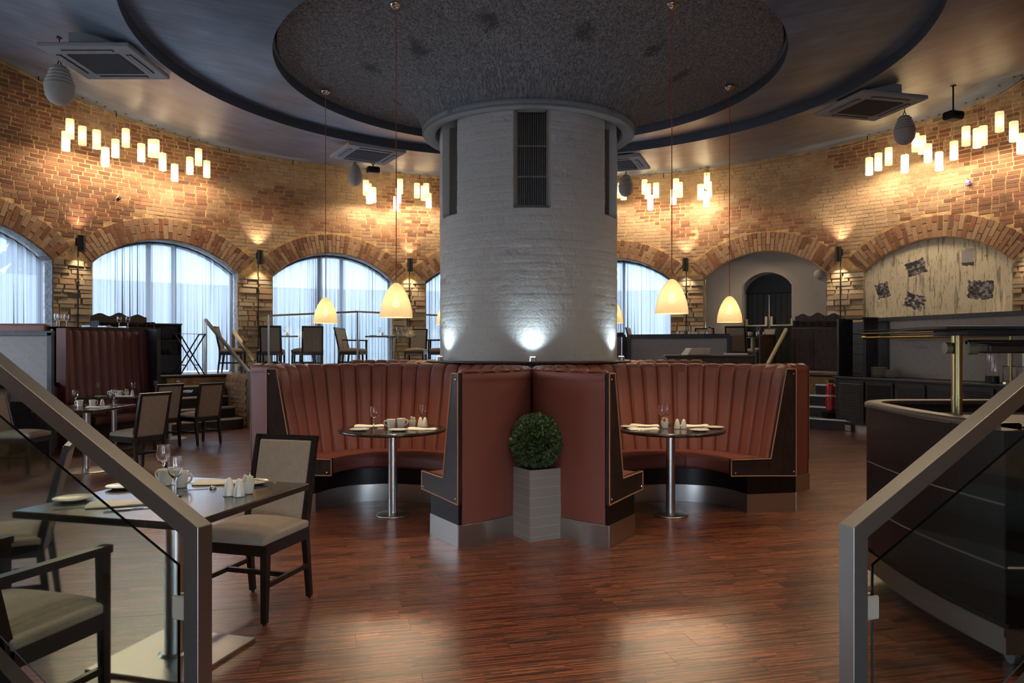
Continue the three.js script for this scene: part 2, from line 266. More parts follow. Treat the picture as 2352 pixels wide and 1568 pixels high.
// windows: frame, mullions, pane; sheer curtains hang in front of the glass
const sheer = mat([.4, .45, .53], .86, { map: T.sheer, transmission: .6, thickness: 0, side: THREE.DoubleSide });
const frameM = mat([.03, .034, .042], .5);
let winN = 0;
const curtLabel = { 77: 'pale sheer curtain in the arched window right of the column', 94: 'sheer curtain in the arched window half hidden left of the column', 115: 'sheer curtain in the arched window behind the two left pendants', 135: 'sheer curtain in the wide arched window behind the tray stand', 155: 'sheer curtain in the arched window cut by the left picture edge' };
for (const a of ARCH.filter(a => a.kind === 'win')) {
  const rw = R0 + .4, ins = .12, hw = a.hw - ins, yy = d => archY(a, d) - .03;
  const w = new THREE.Group(); w.name = `window_${++winN}`; scene.add(w); tag(w, a.c > 170 ? `arched window outside the picture, ${ORD[winN - 1]} from the column` : `dark framed window behind the ${curtLabel[floor(a.c)]}`.replace('the pale', 'the').replace('sheer curtain in the ', ''), 'window', null, 'structure');
  const out = []; for (let k = 0; k <= 6; k++) out.push([a.c - hw, lerp(HP, a.spring, k / 6)]); for (let k = 1; k < 24; k++) { const d = a.c + lerp(-hw, hw, k / 24); out.push([d, yy(d)]); } for (let k = 0; k <= 6; k++) out.push([a.c + hw, lerp(a.spring, HP, k / 6)]);
  mesh('window_frame', out.slice(1).map((p, i) => sq(pol(out[i][0], rw, out[i][1]), pol(p[0], rw, p[1]), .07)), frameM, w);
  for (const e of [-1.4, 1.4]) mesh('mullion', sq(pol(a.c + e, rw - .03, HP), pol(a.c + e, rw - .03, yy(a.c + e)), .075), frameM, w);
  for (const [e0, e1] of [[-hw, -1.4], [-1.4, 1.4], [1.4, hw]]) mesh('pane', grid(10, 1, (u, v) => { const d = a.c + lerp(e0, e1, u), p = pol(d, rw, lerp(HP, yy(d), v)); return [p.x, p.y, p.z]; }), M.pane, w);
  if (a.c > 170 && a.c < 200) continue;
  const sd = floor(a.c), nu = 300;
  const cg = grid(nu, 14, (u, v) => {
    const ph = u * 112 + 9 * noise(u * 7, 0, sd), am = .15 + 1.2 * noise(u * 13 + 5, v * .8, sd + 2), ed = smooth(0, .04, u) * smooth(0, .04, 1 - u);
    const d = a.c + lerp(-hw, hw, u) + ed * (.17 * am * sin(2 * ph) * (1.1 - .5 * v) + .1 * (noise(u * 9, v * 1.2, sd + 8) - .5)), f = sin(ph) * .045 * am;
    const p = pol(d, R0 + .29 + f, lerp(HP + .02, archY(a, clamp(d, a.c - hw, a.c + hw)) - .05, v)); return [p.x, p.y, p.z, u * 8, v * 2];
  });
  const c = mesh('sheer_curtain', cg, sheer); tag(c, curtLabel[floor(a.c)] || `sheer curtain outside the picture, ${ORD[winN - 1]} from the column`, 'curtain', 'sheer curtains of the arched windows');
}
// plastered blind arch with the double door
{
  const a = ARCH[1], rp = R0 + .16, plaster = mat([.38, .34, .31], .9, { bumpMap: T.plaster, bumpScale: .003, uvm: .7 });
  const D = { c: 57.2, hw: 3.05, sp: 2.84, cr: 3.14 }, dS = rad(D.hw) * R0, ri = D.cr - D.sp, dr = (dS * dS + ri * ri) / (2 * ri), dy = d => D.cr - dr + sqrt(max(0, dr * dr - (rad(d - D.c) * R0) ** 2));
  const ds = []; for (let k = 0; k <= 40; k++) ds.push(a.c + lerp(-a.hw, a.hw, k / 40)); ds.push(D.c - D.hw - .003, D.c - D.hw + .003, D.c + D.hw - .003, D.c + D.hw + .003); ds.sort((x, y) => x - y);
  const fill = []; for (let i = 0; i < ds.length - 1; i++) { const lo = d => abs(d - D.c) < D.hw ? dy(d) : HP, [x0, x1] = [ds[i], ds[i + 1]]; fill.push(grid(1, 1, (u, v) => { const d = u < .5 ? x0 : x1, inD = abs((x0 + x1) / 2 - D.c) < D.hw, p = pol(d, rp, lerp(inD ? dy(d) : HP, archY(a, d) + .01, v)); return [p.x, p.y, p.z, rad(d) * R0, p.y]; })); }
  const rev = []; const rp2 = []; for (let k = 0; k <= 5; k++) rp2.push([D.c - D.hw, lerp(HP, D.sp, k / 5)]); for (let k = 1; k < 16; k++) { const d = D.c + lerp(-D.hw, D.hw, k / 16); rp2.push([d, dy(d)]); } for (let k = 0; k <= 5; k++) rp2.push([D.c + D.hw, lerp(D.sp, HP, k / 5)]);
  rev.push(grid(rp2.length - 1, 1, (u, v) => { const [d, y] = rp2[Math.round(u * (rp2.length - 1))], p = pol(d, rp + v * .32, y); return [p.x, p.y, p.z]; }));
  struct('wall_plastered', [...fill, ...rev], plaster, scene, 'grey plastered panel filling the arch around the door');
  const green = mat([.018, .024, .023], .5, { map: T.grain, uvm: .6 });
  const dg = new THREE.Group(); dg.name = 'door_1'; dg.position.copy(pol(D.c, rp + .26)); dg.rotation.y = rad(D.c); scene.add(dg); tag(dg, 'dark green double door with cream push bars in the plastered arch', 'door', null, 'structure');
  mesh('door_frame', [bx(.08, D.cr - HP + .1, 1.3, .12, (D.cr + HP) / 2, 0), bx(.07, .09, 1.06, .03, 2.74, 0)], green, dg);
  for (const s of [-1, 1]) { for (let k = 0; k < 4; k++) mesh('plank', rb(.045, 2.68 - HP, .122, .008, .02, (2.68 + HP) / 2, s * (.075 + k * .125)), green, dg); const cream = mat([.6, .55, .42], .4); mesh('push_bar', [bx(.03, .03, .46, -.07, 1.96, s * .265), rb(.06, .16, .05, .01, -.05, 2.03, s * .5), rb(.06, .2, .05, .01, -.05, 2.06, s * .06)], cream, dg); }
  mesh('bolt_rod', bx(.02, 1.6, .022, -.02, 1.85, .0), mat([.6, .55, .42], .4), dg);
  const bell = thing('wall_alarm', 'round cream alarm sounder on the plaster beside the double door', 'alarm', pol(50.9, rp - .03, 3.03), rad(50.9)); mesh('body', put(new THREE.SphereGeometry(.1, 16, 12), 0, 0, 0), mat([.45, .4, .34], .6), bell); bell.children[0].scale.set(.55, 1, 1);
}
// mural panel
{
  const a = ARCH[0], rp = R0 + .06, W = 2 * a.S, H = 2.8;
  const patch = [[.125, .665, .045, .052, .25, 0], [.36, .81, .068, .05, .25, 1], [.35, .575, .07, .05, -.35, 2], [.71, .85, .038, .055, 0, 3], [.79, .63, .082, .058, -.08, 4]];
  const mt = dtex(1024, 1024, (i, j) => {
    const u = i / 1024, v = j / 1024; const s = fbm(u * 70, v * 7, 201, 4), s2 = fbm(u * 190, v * 40, 205, 3), k = .95 - .3 * smooth(.56, .8, s) - .2 * smooth(.6, .8, s2); let c = [k * .95, k * .9, k * .8];
    for (const [x, y, w, h, t, id] of patch) {
      const dx = (u - x) * W, dy = (v - y) * H, X = (dx * cos(t) + dy * sin(t)) / (w * W), Y = (-dx * sin(t) + dy * cos(t)) / (h * H), rag = .18 * (fbm(u * 60, v * 60, 220 + id, 3) - .5) * 2;
      if (abs(X) < 1 + rag && abs(Y) < 1 + rag) { const m = fbm(X * 4 + id * 9, Y * 4, 240 + id, 4), g = id === 3 ? (Y < -.6 ? .3 : .66) : .24 + .55 * smooth(.35, .75, m) * (id === 2 ? 1 : .75); c = [g, g * .97, g * 1.03]; }
    }
    return c;
  });
  const g = grid(60, 1, (u, v) => { const d = a.c + lerp(a.hw, -a.hw, u), y = v < .5 ? HP : archY(a, d) + .01, p = pol(d, rp, y); return [p.x, p.y, p.z, u, (y - .75) / H]; });
  const o = mesh('mural_panel', g, mat([.9, .87, .8], .8, { map: mt, side: THREE.DoubleSide })); tag(o, 'streaked cream mural panel with grey picture scraps filling the right arch', 'mural');
}
// outside: ground, boundary wall, conifer seen through the sheer
{
  struct('ground_outside', grid(60, 1, (u, v) => { const p = pol(u * 360, lerp(10.4, 40, v), .2); return [p.x, p.y, p.z]; }), mat([.3, .32, .3], .9), scene, 'paved ground outside the windows');
  struct('wall_outside', grid(90, 1, (u, v) => { const p = pol(60 + u * 190, 17, lerp(.2, 3.35, v)); return [p.x, p.y, p.z]; }), mat([.72, .75, .78], .9, { side: THREE.DoubleSide }), scene, 'pale boundary wall outside the windows');
  const t = thing('conifer_tree', 'dark conifer outside seen through the sheer of the wide window', 'tree', pol(136.3, 19.5, .2)); const R = rng(9), leaf = [];
  for (let k = 0; k < 420; k++) { const y = 1 + R() * 6.5, r = (7.8 - y) * .2 * (.4 + .6 * R()), an = R() * 2 * PI; leaf.push(put(new THREE.ConeGeometry(.13, .5, 5), r * cos(an), y, r * sin(an), .9 * sin(an) + PI, 0, -.9 * cos(an))); }
  mesh('foliage', leaf, mat([.05, .09, .08], .9), t); mesh('trunk', cy(.05, .14, 7, 8, 0, 3.5, 0), M.brownWood, t);
}

// ---------- floors ----------
const FL_ANG = rad(13);
{
  const fl = struct('floor', [put(new THREE.CircleGeometry(10.6, 96), CX, -.012, CZ, -PI / 2)], M.floorBase, scene, 'glossy red-brown hardwood strip floor');
  const tones = [[.58, .22, .095], [.5, .18, .08], [.64, .25, .11], [.46, .165, .075], [.56, .23, .11]];
  const pm = tones.map(t => mat(t, .4, { map: T.strips, bumpMap: T.strips, bumpScale: .00035, clearcoat: .9, clearcoatRoughness: .27 }));
  const PL = 1.16, PW = .178, geos = [];
  for (let k = 0; k < 6; k++) { const g = new THREE.BoxGeometry(PL - .0012, .012, PW - .0012), p = g.attributes.position, uv = g.attributes.uv; for (let i = 0; i < p.count; i++) uv.setXY(i, p.getX(i) / 1.5 + k * .37, p.getZ(i) / .34 + k * .29); geos.push(g); }
  const R = rng(13), list = [], eye = V(0, 0, 0);
  for (let b = -11; b < 11; b += PW) { let a = -12 + R() * PL; for (; a < 12; a += PL) { const x = CX + a * cos(FL_ANG) + b * sin(FL_ANG), z = CZ - a * sin(FL_ANG) + b * cos(FL_ANG); const r = hypot(x - CX, z - CZ), d = atan2(CZ - z, x - CX) * 180 / PI; if (r > 10.2) continue; if (r > 7.9 && !(d > -140 && d < -40)) continue; const fr = -z, px = 1176 + 1719 * x / fr, inView = fr > 3.0 && px > -120 && px < 2470; list.push({ x, z, k: floor(R() * 6), t: floor(R() * 5), f: (inView ? 0 : 100) + hypot(x, z), y: (R() - .5) * .0009 }); } }
  list.sort((a, b) => a.f - b.f); const rest = [[], [], [], [], []];
  list.forEach((q, i) => { if (i < 300) { const o = new THREE.Mesh(geos[q.k], pm[q.t]); o.name = 'plank'; o.position.set(q.x, -.006 + q.y, q.z); o.rotation.y = FL_ANG; o.receiveShadow = true; fl.add(o); } else rest[q.t].push(put(geos[q.k].clone(), q.x, -.006 + q.y, q.z, 0, FL_ANG)); });
  rest.forEach((g, i) => { const o = mesh('far_planks', g, pm[i], fl); o.userData.kind = 'stuff'; });
}
const PD0 = -38, PD1 = 218, PR = 7.35, PN = 8.42;                    // raised perimeter floor, left open where the camera stands and cut back at the steps
const rIn = d => (d > 132.4 && d < 146.8) || d < 54 ? PN : PR;
{
  const carpet = mat([.5, .4, .36], .4, { map: T.grain, uvm: .8, clearcoat: .4, clearcoatRoughness: .25 });
  const dark = mat([.045, .034, .03], .6, { map: T.grain, uvm: .6 });
  const brickRiser = mat([.8, .7, .6], .9, { map: T.mortar });
  const cuts = [PD0, 54, 132.4, 146.8, PD1], tops = [], nos = [], ris = [];
  for (let i = 0; i < 4; i++) {
    const d0 = cuts[i], d1 = cuts[i + 1], r = rIn((d0 + d1) / 2), n = Math.ceil(d1 - d0);
    tops.push(grid(n, 1, (u, v) => { const p = pol(lerp(d0, d1, u), lerp(r, 10.45, v), HP); return [p.x, p.y, p.z]; }));
    nos.push(grid(n, 3, (u, v) => { const q = [[r - .02, .9], [r - .04, .92], [r - .04, .945], [r + .02, .957]][Math.round(v * 3)], p = pol(lerp(d0, d1, u), ...q); return [p.x, p.y, p.z]; }));
    ris.push(grid(n, 1, (u, v) => { const p = pol(lerp(d0, d1, u), r, lerp(0, .93, v)); return [p.x, p.y, p.z, rad(lerp(d0, d1, u)) * 3, v * .4]; }));
  }
  for (const d of [54, 132.4, 146.8]) ris.push(grid(1, 1, (u, v) => { const p = pol(d, lerp(PR, PN, u), lerp(0, HP, v)); return [p.x, p.y, p.z, u * .5, v * .4]; }));
  for (const d of [PD0, PD1]) ris.push(grid(1, 1, (u, v) => { const p = pol(d, lerp(PR, 10.2, u), lerp(0, HP, v)); return [p.x, p.y, p.z, u, v * .4]; }));
  const s = struct('floor_raised', tops, carpet, scene, 'raised perimeter floor along the arched windows');
  mesh('nosing', nos, dark, s); mesh('riser', ris, brickRiser, s);
  const R = rng(55), put1 = (p, turn) => { const o = new THREE.Mesh(brickGeos[floor(R() * 4)], brickMats[floor(R() * 5) * 4 + (R() < .6 ? 2 : 1)]); o.name = 'brick'; o.position.copy(p); o.rotation.y = turn; o.scale.set(.03, .067, .224); s.add(o); };
  for (const [a, b] of [[121, 132.3], [146.9, 172]]) for (let y = .04, r = 0; y < .88; y += .078, r++) for (let d = a + (r % 2) * .9; d < b; d += 1.83) put1(pol(d, PR - .004, y + .034), rad(d));
  for (let y = .04, r = 0; y < .88; y += .078, r++) for (let q = PR + .1 + (r % 2) * .117; q < PN; q += .235) put1(pol(132.4 + .04, q, y + .034), rad(132.4 + 90));
}

// ---------- ceiling ----------
{
  const paint = mat([.29, .39, .56], .38, { map: T.paint, bumpMap: T.paint, bumpScale: .0015 });
  const fascia = mat([.07, .085, .115], .5);
  const g1 = grid(288, 8, (u, v) => { const d = u * 360, r = lerp(3.99, 10.02, v), p = pol(d, r, lerp(4.545, topY(d), (r - 3.99) / 6.01)); return [p.x, p.y, p.z, p.x / 3, p.z / 3]; });
  const g2 = grid(192, 4, (u, v) => { const d = u * 360, p = pol(d, lerp(2.66, 3.99, v), lerp(4.39, 4.67, v)); return [p.x, p.y, p.z, p.x / 3, p.z / 3 + .3]; });
  const ring = (r, y0, y1) => grid(192, 1, (u, v) => { const p = pol(u * 360, r, lerp(y0, y1, v)); return [p.x, p.y, p.z]; });
  const c = struct('ceiling', [g1, g2], paint, scene, 'slate blue painted ceiling with a stepped round rim');
  mesh('step_fascia', ring(3.99, 4.545, 4.67), fascia, c);
  mesh('dome_lip', [ring(2.66, 4.39, 4.5), grid(192, 1, (u, v) => { const p = pol(u * 360, lerp(2.66, 2.3, v), lerp(4.5, 4.75, v)); return [p.x, p.y, p.z]; })], fascia, c);
  mesh('roof_slab', put(new THREE.CylinderGeometry(10.7, 10.7, .2, 64), CX, 7.15, CZ), fascia, c);
  // sprayed plaster dome sweeping down to the collar on the column
  const prof = [[1.12, 3.77], [1.14, 3.8], [1.19, 3.93], [1.29, 4.07], [1.45, 4.2], [1.66, 4.31], [1.9, 4.395], [2.2, 4.455], [2.45, 4.48], [2.62, 4.488]];
  const pr = x => { const t = x * (prof.length - 1), i = min(prof.length - 2, floor(t)), f = t - i; return [lerp(prof[i][0], prof[i + 1][0], f), lerp(prof[i][1], prof[i + 1][1], f)]; };
  const spots = []; for (let k = 0; k < 12; k++) spots.push([-90 + 17 + 30 * k, 1.5 + .22 * hash(k, 3, 8), .09 + .07 * hash(k, 1, 2)]);
  const pos = [], col = []; const nu = 460, nv = 150;
  const dg = grid(nu, nv, (u, v) => { const [r, y] = pr(v), d = u * 360, k = .02 * (fbm(u * 460 % 460, v * 60, 401, 2, 460, 0) - .5) + .008 * (hash(floor(u * nu) % nu, floor(v * nv), 5) - .5), p = pol(d, r, y + k * .8); return [p.x, p.y, p.z, u * 6, r * .45]; });
  const P = dg.attributes.position, cc = new Float32Array(P.count * 3);
  for (let i = 0; i < P.count; i++) {
    const x = P.getX(i) - CX, z = P.getZ(i) - CZ, r = hypot(x, z); let k = 1 + .3 * (hash(i, 3, 1) - .5);
    for (const [d, rr, s] of spots) { const q = pol(d, rr), m = hypot(P.getX(i) - q.x, P.getZ(i) - q.z) / s + .6 * (noise(P.getX(i) * 26, P.getZ(i) * 26, 12) - .5) + .5 * (hash(i, 7, 3) - .5); k *= 1 - .55 * (1 - smooth(.3, 1.15, m)); }
    cc[3 * i] = .47 * k; cc[3 * i + 1] = .49 * k; cc[3 * i + 2] = .53 * k;
  }
  dg.setAttribute('color', new THREE.BufferAttribute(cc, 3));
  struct('ceiling_dome', dg, mat([1, 1, 1], .95, { vertexColors: true, map: T.spray, bumpMap: T.spray, bumpScale: .02 }), scene, 'dark rough sprayed plaster dome flaring out around the column');
  struct('ceiling_collar', lathe([[1.0, 3.92], [1.0, 3.76], [1.015, 3.728], [1.08, 3.722], [1.135, 3.728], [1.15, 3.75], [1.15, 3.79], [1.12, 3.815]], 96, CX, 0, CZ), mat([.3, .33, .36], .9, { bumpMap: T.rough, bumpScale: .01, uvm: .6 }), scene, 'pale plaster collar ring where the dome meets the column');
}
// ---------- column ----------
const GAPS = [-89, -27, -150, 32, 92, 152];
{
  const RC = .96, nu = 560, nv = 360, H = 3.98;
  const g = grid(nu, nv, (u, v) => {
    const d = u * 360 - 180, y = v * H, s = rad(d) * RC, row = floor(y / .076), L = 2 * PI * RC / 26, sx = s / L + (row % 2) * .5 + .2 * hash(row, 1, 2), b = floor(sx), fy = y / .076 - row, fx = sx - b, bi = ((b % 26) + 26) % 26;
    const edge = min(smooth(0, .13, fy) * smooth(0, .13, 1 - fy), smooth(0, .05, fx) * smooth(0, .05, 1 - fx)), vis = .35 + .65 * noise(s * 2.2 + 20, y * 1.6, 5);
    const seam = abs(u - .5) * 2;
    let r = RC - .0045 * (1 - edge) * vis + .0035 * (hash(bi, row, 7) - .5) + .01 * (fbm((cos(rad(d)) + 3) * 7, y * 7 + sin(rad(d)) * 5, 6, 4) - .5) - (hash(bi, row, 12) < .03 ? .014 * edge * noise(s * 40, y * 40, 3) : 0);
    if (y > 2.81) for (const q of GAPS) { let e = abs(((d - q + 540) % 360) - 180); if (rad(e) * RC < .17) r = min(r, .815); }
    const p = pol(d, r, y); return [p.x, p.y, p.z, s / 1.2, y / 1.2];
  });
  struct('column', g, mat([.44, .435, .425], .7, { bumpMap: T.plaster, bumpScale: .004 }), scene, 'massive round column of grey painted brick');
  struct('column_ledge', lathe([[.94, 1.297], [1.1, 1.297], [1.11, 1.303], [1.11, 1.317], [1.1, 1.323], [.94, 1.323]], 80, CX, 0, CZ), M.sideWood, scene, 'brown wooden ledge around the foot of the column above the booths');
  const gl = ['on the front of the column', 'on the right flank of the column', 'on the left flank of the column', 'on the far right of the column', 'on the back of the column', 'on the far left of the column'];
  GAPS.forEach((d, i) => {
    const t = thing('vent_grille', `tall dark slatted vent grille recessed ${gl[i]}`, 'vent', pol(d, .835), rad(d), 'vent grilles of the column');
    mesh('backing', bx(.012, .94, .31, .0, 3.285, 0), M.black, t);
    mesh('frame', [bx(.03, .94, .022, .025, 3.285, .15), bx(.03, .94, .022, .025, 3.285, -.15), bx(.03, .025, .32, .025, 2.828, 0), bx(.02, .012, .3, .025, 3.12, 0), bx(.02, .012, .3, .025, 3.42, 0)], mat([.2, .17, .13], .5), t);
    for (let k = 0; k < 15; k++) mesh('slat', bx(.016, .9, .006, .03, 3.285, -.126 + k * .018), mat([.2, .19, .18], .45, { metalness: .5 }), t);
    if (i < 3) {
      const u = thing('column_uplight', ['small cool spotlight washing the front of the column', 'small cool spotlight washing the right flank of the column', 'small cool spotlight washing the left flank of the column'][i], 'spotlight', pol(d, 1.06, 1.323), rad(d), 'column uplights');
      mesh('body', [cy(.032, .038, .04, 16, 0, .02, 0)], M.steel, u);
      mesh('lamp_glass', [cy(.026, .026, .006, 16, 0, .042, 0)], mat([.6, .7, .8], .3, { emissive: C(.8, .92, 1), emissiveIntensity: 4 }), u);
      const p = pol(d, 1.1, 1.39), q = pol(d, .88, 1.9); spot([.72, .9, 1.0], UPLIGHT_CD, p, q, .95, 1);
    }
  });
}
// ---------- booths around the column ----------
const RHO = 2.047;
{
  const PE = 66.6, B = 1.222, A = 1.03;
  const outer = f => { const c = cos(f), s = sin(f), a = c >= 0 ? B : A; return [a * c, B * s]; };
  const nrm = f => { const c = cos(f), s = sin(f), a = c >= 0 ? B : A, x = c / a, y = s / B, l = hypot(x, y); return [x / l, y / l]; };
  const P = (f, d, y) => { const o = outer(f), n = nrm(f); return [o[0] - n[0] * d, y, -(o[1] - n[1] * d)]; };
  const f0 = rad(PE), f1 = rad(360 - PE);
  const fs = [f0], N = 27; { const K = 2000, acc = [0]; let last = P(f0, .17, 0); for (let i = 1; i <= K; i++) { const q = P(lerp(f0, f1, i / K), .17, 0); acc.push(acc[i - 1] + hypot(q[0] - last[0], q[2] - last[2])); last = q; } for (let k = 1; k <= N; k++) { const t = acc[K] * k / N; let i = acc.findIndex(v => v >= t); if (i < 0) i = K; fs.push(lerp(f0, f1, i / K)); } }
  const BACK = [[.262, .45], [.25, .52], [.222, .66], [.19, .82], [.158, .98], [.132, 1.12], [.114, 1.205], [.094, 1.25], [.062, 1.276], [.03, 1.28], [.004, 1.262]];
  const bn = BACK.map((p, i) => { const a = BACK[max(0, i - 1)], b = BACK[min(BACK.length - 1, i + 1)], dx = b[0] - a[0], dy = b[1] - a[1], l = hypot(dx, dy); return [dy / l, -dx / l]; });
  const root = thing('booth_seat', 'x', 'booth', [0, 0, 0], 0, 'curved leather booths around the column');
  for (let k = 0; k < N; k++) {
    const g = grid(10, BACK.length - 1, (u0, v) => { const u = .5 - .5 * cos(u0 * PI), i = Math.round(v * (BACK.length - 1)), q = 2 * u - 1, bul = .03 * Math.pow(max(0, 1 - q ** 4), .42) - .014, f = lerp(fs[k], fs[k + 1], u); return P(f, BACK[i][0] + bn[i][0] * bul, BACK[i][1] - bn[i][1] * bul * -1 * (i > 6 ? 1 : 1)); });
    mesh('back_channel', g, M.leather, root);
  }
  const sweep = (prof, n = 72, m) => grid(n, prof.length - 1, (u, v) => { const [d, y] = prof[Math.round(v * (prof.length - 1))]; return P(lerp(f0, f1, u), d, y); });
  mesh('outer_shell', sweep([[0, .165], [-.006, .4], [-.006, 1.19], [-.002, 1.2], [-.009, 1.212], [-.008, 1.25], [.006, 1.272], [.03, 1.279]]), M.leather, root);
  mesh('seat_cushion', sweep([[.2, .45], [.26, .468], [.4, .478], [.57, .474], [.612, .462], [.632, .435], [.634, .36], [.622, .338], [.59, .33]]), M.leather, root);
  mesh('seat_underside', sweep([[.6, .331], [.46, .331]]), M.black, root);
  mesh('base', sweep([[.47, .335], [.47, .16]]), M.espresso, root);
  mesh('inner_plinth', sweep([[.474, .162], [.478, .155], [.478, 0]], 72), M.steel, root);
  mesh('outer_plinth', sweep([[-.001, .162], [-.008, .158], [-.008, 0]], 72), M.steel, root);
  for (const e of [0, 1]) {
    const f = e ? f1 : f0, o = outer(f), n = nrm(f), tx = e ? sin(f) : sin(f), dir = V(-n[0], 0, n[1]), tan = e ? V(-n[1], 0, -n[0]) : V(n[1], 0, n[0]);   // inward, and out of the end
    const mx = new THREE.Matrix4().makeBasis(dir, V(0, 1, 0), dir.clone().cross(V(0, 1, 0))).setPosition(o[0], 0, -o[1]), out = dir.clone().cross(V(0, 1, 0)).dot(tan) > 0 ? 1 : -1;
    const zt = (a, b) => out > 0 ? a : -b;                            // extrusion start so that the panel ends flush outwards
    const L = [[0, .31], [0, 1.268], [.1, 1.268], [.118, 1.2], [.2, .76], [.252, .476], [.632, .476], [.632, .325], [.3, .318]];
    const pan = poly(L, .03); pan.translate(0, 0, zt(0, .03)); mesh('end_panel', pan.applyMatrix4(mx), M.panelWood, root);
    const low = poly([[.004, .16], [.004, .318], [.47, .325], [.47, .16]], .026); low.translate(0, 0, zt(0, .026)); mesh('base_panel', low.applyMatrix4(mx), M.espresso, root);
    const pl = poly([[-.008, 0], [-.008, .162], [.478, .162], [.478, 0]], .03); pl.translate(0, 0, zt(0, .03)); mesh('end_plinth', pl.applyMatrix4(mx), M.steel, root);
    const zo = out * .032, ring = []; const Lp = [[.004, .31], [.004, 1.262], [.098, 1.262], [.25, .47], [.628, .47], [.628, .328], [.3, .32]];
    for (let i = 0; i < Lp.length; i++) { const a = Lp[i], b = Lp[(i + 1) % Lp.length]; ring.push(bar(V(a[0], a[1], zo), V(b[0], b[1], zo), .0055, 6)); }
    mesh('piping', ring.map(g => g.applyMatrix4(mx)), M.piping, root);
    for (const [d, y] of [[.03, 1.22], [.03, .35], [.59, .355]]) mesh('stud', sp(.009, d, y, out * .036, 8).applyMatrix4(mx), M.chrome, root);
    mesh('corner_trim', bx(.012, .162, .012, 0, .081, out * .03).applyMatrix4(mx), M.steelDull, root);
  }
  const spots = [[-125.2, RHO, 'curved red-brown leather booth left of the boxwood planter'], [-55.7, RHO, 'curved red-brown leather booth right of the boxwood planter'], [13.5, RHO + .14, 'leather booth behind the right front booth, only its flank and top showing'], [89.5, RHO + .05, 'leather booth hidden behind the column'], [165.5, RHO + .14, 'leather booth behind the left front booth, only its flank and top showing']];
  spots.forEach(([d, r, l], i) => { const p = pol(d, r); if (i) dup(root, p, rad(d), l); else { root.position.copy(p); root.rotation.y = rad(d); root.userData.label = l; } });
}
// ---------- tables ----------
function roundTable(p, label) {
  const t = thing('round_table', label, 'table', p, 0, 'round tables in the booths');
  mesh('tabletop', lathe([[0, .722], [.44, .722], [.462, .728], [.467, .738], [.464, .75], [.45, .754], [0, .754]], 64), M.tableTop, t);
  mesh('pedestal', cy(.04, .04, .71, 28, 0, .37, 0), M.steel, t);
  mesh('base_disc', lathe([[0, .022], [.05, .022], [.14, .016], [.148, .008], [.148, 0], [0, 0]], 48), M.steel, t);
  return t;
}
const PT = { left: pol(-125.9, RHO), right: pol(-54.1, RHO) };
PT.left.set(-1.035, 0, -6.5); PT.right.set(1.378, 0, -6.5);
roundTable(PT.left, 'round dark table on a steel pedestal in the left front booth');
roundTable(PT.right, 'round dark table on a steel pedestal in the right front booth');
function squareTable(label, p, turn, w, d, round = false) {
  const t = thing('dining_table', label, 'table', p, turn, 'rectangular dining tables');
  mesh('tabletop', rb(w, .032, d, .006, 0, .738, 0), M.tableTop, t);
  mesh('pedestal', [cy(.042, .042, .7, 24, 0, .372, 0), cy(.12, .12, .012, 24, 0, .716, 0)], M.steel, t);
  if (round) mesh('base_disc', lathe([[0, .03], [.05, .03], [.24, .014], [.27, .006], [.27, 0], [0, 0]], 48), M.steel, t);
  else mesh('base_plate', [rb(.52, .016, .52, .004, 0, .008, 0), cy(.06, .07, .012, 20, 0, .022, 0)], M.steel, t);
  return t;
}
const TN = V(-1.59, 0, -3.53), TNa = atan2(.964, .265);              // near table: its sides run along this plan angle
squareTable('square dark table behind the left handrail, nearest the camera', TN, TNa, .92, .88);
squareTable('dark table with a round foot between two facing chairs on the left', [-5.03, 0, -8.85], 0, .7, .95, true);
squareTable('dark table along the pleated banquette, in front of the stairs', [-5.8, 0, -10.9], rad(10), .72, .72, true);
squareTable('small dark table at the end of the banquette nearest the steps', [-5.5, 0, -12.0], rad(20), .7, .7, true);

